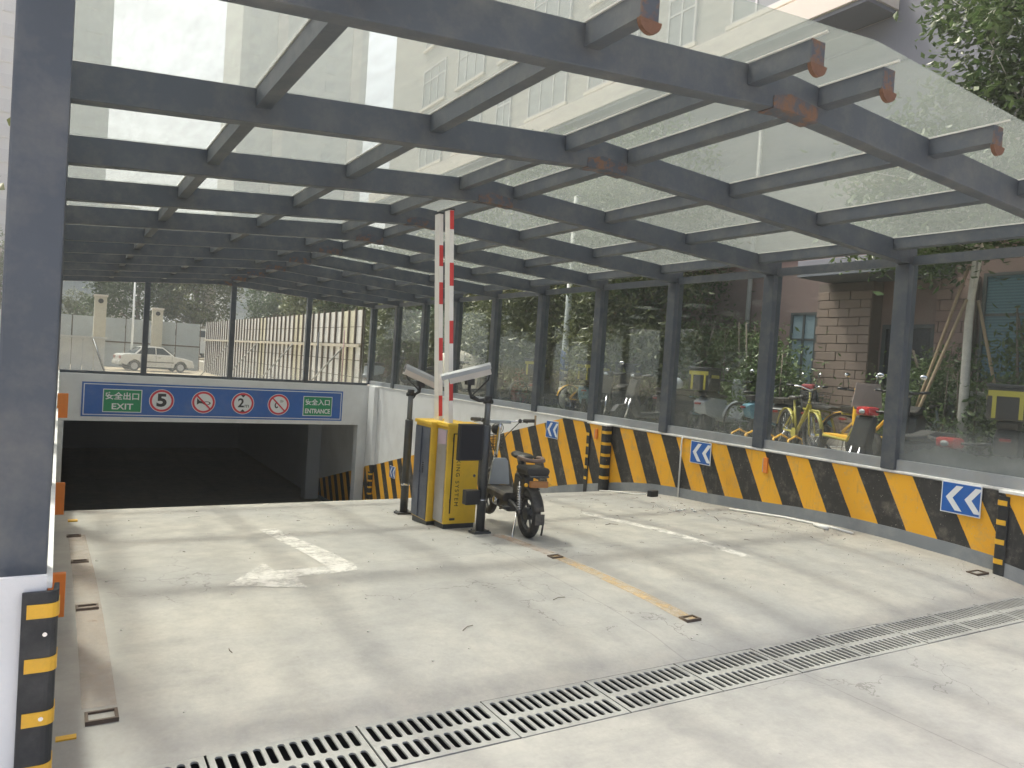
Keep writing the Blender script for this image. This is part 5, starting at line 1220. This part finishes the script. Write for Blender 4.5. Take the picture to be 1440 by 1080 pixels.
# ------------------------------------------------------------------ white saloon car (broadside)
def car(loc, rz):
    t = thing('parked_car', 'old white saloon car parked broadside before the far hoarding', 'car', loc, rz)
    # profile in (x along length, z); front at +x
    lower = [(-2.08, 0.42), (-2.12, 0.62), (-2.08, 0.86), (-1.95, 0.93), (-1.30, 0.96), (0.78, 0.93), (1.62, 0.80), (2.02, 0.70), (2.10, 0.55), (2.06, 0.32), (1.75, 0.27),
             (1.68, 0.45), (1.52, 0.60), (1.34, 0.655), (1.14, 0.60), (0.98, 0.45), (0.92, 0.25), (-0.92, 0.25), (-0.98, 0.45), (-1.14, 0.60), (-1.34, 0.655), (-1.52, 0.60), (-1.68, 0.45), (-1.75, 0.32)]
    MB().prism(lower, 'Y', -0.82, 0.82).build('body', M_CARW, t, 0.035, 3)
    # cabin tapering inwards
    def ring(y, s): return [(-1.38, y, 0.94), (-0.92, y * s, 1.36), (-0.6, y * s, 1.42), (0.10, y * s, 1.42), (0.35, y * s, 1.38), (0.95, y, 0.92)]
    b = MB(); vs = ring(-0.78, 0.80) + ring(0.78, 0.80)
    n = 6; fs = [tuple(range(n))[::-1], tuple(range(n, 2 * n))] + [(i, (i + 1) % n, (i + 1) % n + n, i + n) for i in range(n)]
    b.add(vs, fs); b.build('cabin', M_CARW, t, 0.02, 2)
    def side(s, pts, name, mt):
        b = MB(); b.add([(x, s * (0.785 - 0.156 * (z - 0.94) / 0.46) , z) for x, z in pts], [tuple(range(len(pts)))]); o = b.build(name, mt, t); md = o.modifiers.new('s', 'SOLIDIFY'); md.thickness = 0.012; return o
    for s in (-1, 1):
        side(s, [(-1.22, 0.98), (-0.86, 1.31), (-0.78, 1.33), (-0.78, 0.98)], 'quarter_window', M_GLASSD)
        side(s, [(-0.73, 0.98), (-0.73, 1.34), (-0.16, 1.36), (-0.16, 0.98)], 'rear_side_window', M_GLASSD)
        side(s, [(-0.10, 0.98), (-0.10, 1.36), (0.27, 1.34), (0.76, 0.98)], 'front_side_window', M_GLASSD)
        for x0 in (-1.0, -0.13, 0.80): box('door_seam', (x0 - 0.006, s * 0.8165 - 0.006, 0.34), (x0 + 0.006, s * 0.8165 + 0.006, 0.92), M_INK, t)
        for x0 in (-0.85, 0.0): box('door_handle', (x0, s * 0.826 - 0.008, 0.80), (x0 + 0.14, s * 0.826 + 0.008, 0.825), M_DKMETAL, t)
        box('rub_strip', (-0.92, s * 0.824 - 0.008, 0.52), (0.92, s * 0.824 + 0.008, 0.57), M_DKMETAL, t)
        for x in (-1.335, 1.335):
            w = MB().torus((x, s * 0.74, 0.29), 0.225, 0.068, 'Y', 28, 10, 1.1).build('wheel', M_TYRE, t)
            MB().disc((x, s * 0.775, 0.29), 0.19, 0.05, 'Y', 24).build('hubcap', mat('hubcap_silver', (0.45, 0.45, 0.46), 0.35, 0.3), w)
        MB().box((1.86, s * 0.62 - 0.16, 0.58), (2.065, s * 0.62 + 0.16, 0.70)).build('headlight', M_LAMP, t, 0.02)
        MB().box((-2.135, s * 0.6 - 0.17, 0.66), (-1.98, s * 0.6 + 0.17, 0.82)).build('tail_light', mat('dull_tail_lens', (0.30, 0.12, 0.09), 0.4), t, 0.02)
        MB().box((0.62, s * 0.93 - 0.06, 0.94), (0.72, s * 0.93 + 0.06, 1.06)).build('wing_mirror', M_CARW, t, 0.02)
    b = MB(); b.add([(0.93, -0.70, 0.955), (0.93, 0.70, 0.955), (0.40, 0.60, 1.365), (0.40, -0.60, 1.365)], [(0, 1, 2, 3)]); b.add([(-1.34, -0.70, 0.985), (-1.34, 0.70, 0.985), (-0.96, 0.60, 1.335), (-0.96, -0.60, 1.335)], [(0, 1, 2, 3)])
    o = b.build('windscreens', M_GLASSD, t); md = o.modifiers.new('s', 'SOLIDIFY'); md.thickness = 0.03
    MB().box((2.03, -0.80, 0.30), (2.16, 0.80, 0.50)).build('front_bumper', M_CARW, t, 0.03); MB().box((-2.2, -0.80, 0.34), (-2.05, 0.80, 0.54)).build('rear_bumper', M_CARW, t, 0.03)
    MB().box((-1.8, -0.75, 0.2), (1.8, 0.75, 0.26)).build('underside', M_INK, t)
    return t
car((4.25, 43.6, 0.0), R(10)).scale = (0.84, 0.90, 0.90)
# white van roof peeping over the far hoarding
t = thing('parked_van', 'white van whose roof shows above the far hoarding', 'van', (7.9, 58.0, 0.6), R(5))
MB().prism([(-1.9, 0.3), (1.9, 0.3), (1.95, 1.0), (1.5, 1.25), (1.0, 2.05), (-1.8, 2.1), (-1.95, 1.6)], 'Y', -0.85, 0.85).build('body', M_CARW, t, 0.06, 2)
MB().prism([(-1.6, 1.45), (1.2, 1.45), (0.9, 1.9), (-1.6, 1.9)], 'Y', -0.862, 0.862).build('side_windows', M_GLASSD, t)
for x in (-1.2, 1.2):
    for s in (-1, 1): MB().torus((x, s * 0.8, 0.3), 0.24, 0.07, 'Y', 20, 8).build('wheel', M_TYRE, t)
box('earth_bank', (3, 53, -0.1), (40, 70, 0.6), M_DIRT)['kind'] = 'structure'

# ------------------------------------------------------------------ vegetation
def leaf_mesh(name, mt, blobs, n, size, seed, flat_=0.5, asp=0.42):
    rr = random.Random(seed); vs = []; fs = []
    tot = sum(b[1][0] * b[1][1] * b[1][2] for b in blobs)
    for (c, r) in blobs:
        k = int(n * r[0] * r[1] * r[2] / tot)
        # clumps inside each blob
        ncl = max(6, k // 26)
        for _ in range(ncl):
            while True:
                p = Vector((rr.uniform(-1, 1), rr.uniform(-1, 1), rr.uniform(-1, 1)))
                if 0.25 < p.length < 1: break
            p = p.normalized() * (p.length ** 0.5)
            cc = Vector(c) + Vector((p.x * r[0], p.y * r[1], p.z * r[2]))
            nn = mnoise.noise(cc * 1.3 + Vector((seed, 0, 0)))
            if nn < -0.18: continue
            cr = rr.uniform(0.12, 0.30) * (max(r) ** 0.5)
            for _ in range(26):
                q = cc + Vector((rr.gauss(0, cr), rr.gauss(0, cr), rr.gauss(0, cr * 0.7)))
                d = Vector((rr.gauss(0, 1), rr.gauss(0, 1), rr.gauss(-0.3, 0.7))).normalized()
                sd = d.cross(Vector((rr.gauss(0, .5), rr.gauss(0, .5), 1))).normalized()
                s = size * rr.uniform(0.6, 1.3); o = len(vs); w = s * asp
                up = d.cross(sd) * (s * 0.12)
                vs += [q - d * s * 0.5, q + sd * w * 0.5 + up * 0, q + d * s * 0.5 - up, q - sd * w * 0.5]
                fs.append((o, o + 1, o + 2, o + 3))
    me = bpy.data.meshes.new(name); me.from_pydata([tuple(v) for v in vs], [], fs); me.materials.append(mt); me.update(); return me
def wood_mesh(name, mt, h, r, limbs, seed, lean=0.1):
    rr = random.Random(seed); b = MB()
    pts = [(rr.uniform(-lean, lean) * t, rr.uniform(-lean, lean) * t, h * t) for t in (0, .2, .4, .6, .8, 1)]
    b.tube(pts, [r * 1.2, r, r * .85, r * .7, r * .5, r * .3], 10)
    for c in limbs:
        k = rr.choice((2, 3, 4)); p = Vector(pts[k]); q = Vector(c)
        mid = p.lerp(q, 0.5) + Vector((rr.uniform(-.15, .15), rr.uniform(-.15, .15), rr.uniform(0, .3)))
        b.tube([p, mid, q], [r * 0.42, r * 0.28, r * 0.1], 6)
        for _ in range(3):
            e = q + Vector((rr.uniform(-.6, .6), rr.uniform(-.6, .6), rr.uniform(-.2, .6))); b.tube([mid.lerp(q, .5), e], [r * .16, r * .05], 5)
    return b.mesh(name, mt)
def tree(name, label, loc, crown, trunk, group=None, rz=0, sc=1, props=None, cat='tree'):
    t = thing(name, label, cat, loc, rz, group); t.scale = (sc, sc, sc)
    link('crown', crown, t); link('trunk', trunk, t)
    return t
bA = [((0, 0, 4.3), (1.5, 1.5, 1.1)), ((-0.8, 0.5, 3.5), (1.1, 1.2, 0.7)), ((0.9, -0.6, 5.3), (1.3, 1.3, 1.0)), ((-0.5, -0.6, 5.9), (1.1, 1.1, 0.9)), ((0.8, 0.9, 3.6), (1.1, 1.0, 0.7)), ((0, 0, 6.8), (0.9, 0.9, 0.8))]
crA = leaf_mesh('crown', M_LEAF, bA, 26000, 0.135, 3, asp=0.5); trA = wood_mesh('trunk', M_BARKP, 5.2, 0.065, [b_[0] for b_ in bA] + [(1.3, -1.0, 4.9), (-1.4, 0.6, 3.6)], 5)
bB = [((0, 0, 3.8), (1.9, 1.9, 1.2)), ((1.0, 0.7, 4.9), (1.5, 1.5, 1.2)), ((-0.9, -0.5, 4.9), (1.4, 1.5, 1.1)), ((0, 0, 6.0), (1.4, 1.4, 1.2))]
crB = leaf_mesh('crown', M_LEAF, bB, 20000, 0.15, 8); trB = wood_mesh('trunk', M_BARK, 5.0, 0.13, [b_[0] for b_ in bB], 6)
bC = [((0, 0, 5.5), (3.2, 3.0, 2.4)), ((1.8, 0.5, 7.5), (2.4, 2.4, 2.0)), ((-1.7, -0.4, 7.2), (2.3, 2.3, 2.0)), ((0, 0, 9.2), (1.9, 1.9, 1.6)), ((-2.5, 0, 4.5), (1.8, 1.8, 1.5)), ((2.7, 0, 4.8), (1.8, 1.8, 1.5))]
crC = leaf_mesh('crown', M_LEAF2, bC, 15000, 0.34, 12, asp=0.5); crD = leaf_mesh('crown', M_LEAF, bC, 15000, 0.34, 21, asp=0.5); trC = wood_mesh('trunk', M_BARK, 7.5, 0.22, [b_[0] for b_ in bC], 9)
bH = [((0, 0, 1.1), (0.9, 1.2, 1.1)), ((0.1, 0.5, 1.9), (0.7, 0.8, 0.8)), ((0, -0.6, 1.7), (0.7, 0.8, 0.8))]
crH = leaf_mesh('foliage', M_LEAF2, bH, 12000, 0.11, 31); crH2 = leaf_mesh('foliage', M_LEAF3, [((0, 0, 0.8), (0.7, 0.9, 0.8)), ((0.1, 0.3, 1.3), (0.5, 0.5, 0.5))], 6500, 0.10, 33)
stH = MB()
for k in range(7): stH.tube([(random.uniform(-.3, .3), random.uniform(-.5, .5), 0), (random.uniform(-.5, .5), random.uniform(-.8, .8), 1.8)], [0.025, 0.01], 5)
stH = stH.mesh('stems', M_BARK)
t = tree('street_tree', 'leafy young tree at the upper right corner with pale trunk and timber props', (11.75, 6.3, LZ), crA, trA, rz=0.4, sc=1.05)
for k, (dx, dy, topz) in enumerate([(-0.5, 0.75, 2.4), (0.25, 0.85, 2.9), (0.5, -0.6, 2.4)]):
    MB().tube([(dx, dy, 0), (dx * 0.1, dy * 0.1, topz)], 0.022, 8).build('prop', M_WOOD, t)
tree('street_tree', 'leafy tree whose branches hang between the first and third side columns', (12.2, 14.2, LZ), crB, trB, sc=1.0)
tree('street_tree', 'dark leafy tree behind the pale pole with the blue wrap', (12.6, 18.6, LZ), crB, trB, rz=1.4, sc=1.1)
tree('street_tree', 'leafy tree farthest right, outside the glass beyond the nearest column', (12.4, 3.3, LZ), crA, trA, rz=2.1, sc=1.1)
for k, (x, y, s, rz, c, lab) in enumerate([
    (12.6, 23.5, 0.55, 0.3, crD, 'dense dark tree seen through the far side panes right of the booms'),
    (12.6, 29.0, 0.6, 1.3, crC, 'dense olive tree seen directly behind the raised booms'),
    (12.6, 35.0, 0.62, 2.3, crD, 'dense tree seen left of the raised booms near the end post'),
    (12.4, 42.0, 0.7, 0.9, crC, 'distant tree behind the near end of the plywood hoarding')]):
    tree('broad_tree', lab, (x, y, LZ if y < 50 else 0), c, trC, 'dense trees along the side of the lot', rz, s)
rt = random.Random(5)
tree('broad_tree', 'tree added left of the canopy as a dark reflection, glimpsed past the outer edge of the big column', (-5.5, 30, 0), crC, trC, None, 1.0, 0.9)  # left-side trees added so the right panes mirror something dark
tree('broad_tree', 'darker tree added left of the canopy as a dark reflection, beyond the big column', (-7.5, 19, 0), crD, trC, None, 2.0, 0.85)
tree('broad_tree', 'nearest tree added on the left side outside the canopy glass as a dark reflection', (-8.5, 9, 0), crC, trC, None, 4.0, 0.85)
labs = ['leftmost', 'second', 'third', 'fourth', 'fifth', 'sixth', 'seventh', 'eighth', 'ninth', 'tenth', 'eleventh']
for k in range(9):
    x = -9 + k * 4.6
    tree('background_tree', '%s tree from the left in the belt behind the far hoarding' % labs[k], (x + rt.uniform(-.8, .8), 63 + rt.uniform(-4, 5), 0), crD if k % 2 else crC, trC, 'trees in the belt behind the hoarding', rt.uniform(0, 6), rt.uniform(0.72, 0.95) * (0.62 if k == 2 else 1))
for k, (x, y, s, c, lab) in enumerate([
    (12.3, 10.9, 1.25, crH2, 'bright green bush right of the second side column'), (12.2, 12.0, 1.2, crH2, 'round bush behind the helmeted scooter'),
    (12.3, 12.9, 1.35, crH, 'tall hedge bush before the pink wall, nearest of the hedge'), (12.2, 15.0, 1.5, crH, 'second tall bush of the olive hedge'), (12.3, 16.9, 1.5, crH, 'third tall bush of the olive hedge'),
    (12.2, 18.9, 1.5, crH, 'fourth tall bush of the olive hedge'), (12.2, 21.2, 1.5, crH, 'fifth tall bush of the olive hedge'), (12.2, 24.0, 1.6, crH, 'sixth tall bush of the olive hedge'), (12.2, 27.2, 1.7, crH, 'farthest tall bush of the olive hedge'),
    (11.6, 14.0, 1.2, crH, 'olive bush bulging forward beside the black boxed mopeds'), (11.8, 17.9, 1.3, crH, 'olive bush right behind the pole with the blue wrap'), (11.9, 20.0, 1.3, crH, 'olive bush beside the beige cloth cover'), (12.6, 7.4, 1.0, crH2, 'bush at the right jamb of the dark doorway'), (12.7, 5.6, 1.35, crH2, 'taller bush in front of the lower half of the blue shuttered window'), (11.9, 10.1, 0.9, crH2, 'small bush at the foot of the stone pier'),
    (-3.6, 5.5, 1.7, crH, 'big bush added outside the left glass to darken reflections, nearest of three'), (-3.8, 10.5, 1.9, crH, 'big bush added outside the left glass to darken reflections, middle of three'), (-3.7, 15.5, 1.9, crH, 'big bush added outside the left glass to darken reflections, farthest of three'), (12.3, 31.0, 1.5, crH, 'wide bush under the trees seen behind the raised booms'), (12.2, 35.5, 1.6, crH, 'far bush left of the raised booms'),  # left-glass bushes added to fill the bright gap mirrored in the right panes
    (12.0, 5.2, 0.95, crH2, 'leafy bush before the blue shuttered window'), (12.1, 6.6, 0.8, crH2, 'low bush beside the grey stone slab'), (11.9, 4.2, 1.1, crH2, 'leafy bush at the right edge behind the delivery box')]):
    t = thing('bush', lab, 'bush', (x, y, LZ if x > 0 else 0), k * 0.9, 'bushes and hedge beside the building'); t.scale = (s, s, s)
    link('foliage', c, t); link('stems', stH, t)

# ------------------------------------------------------------------ haze in the air
hz = MB().box((-602, -602, -5.2), (602, 902, 92)).build('haze', MATS['sign_white'])
hm = bpy.data.materials.new('haze_air'); hm.use_nodes = True; hn = hm.node_tree.nodes; hn.remove(hn['Principled BSDF'])
pv = hn.new('ShaderNodeVolumePrincipled'); pv.inputs['Color'].default_value = (0.93, 0.95, 0.97, 1); pv.inputs['Density'].default_value = 0.0018; pv.inputs['Anisotropy'].default_value = 0.4
hm.node_tree.links.new(pv.outputs[0], hn['Material Output'].inputs['Volume']); hz.data.materials.clear(); hz.data.materials.append(hm); hz['kind'] = 'stuff'
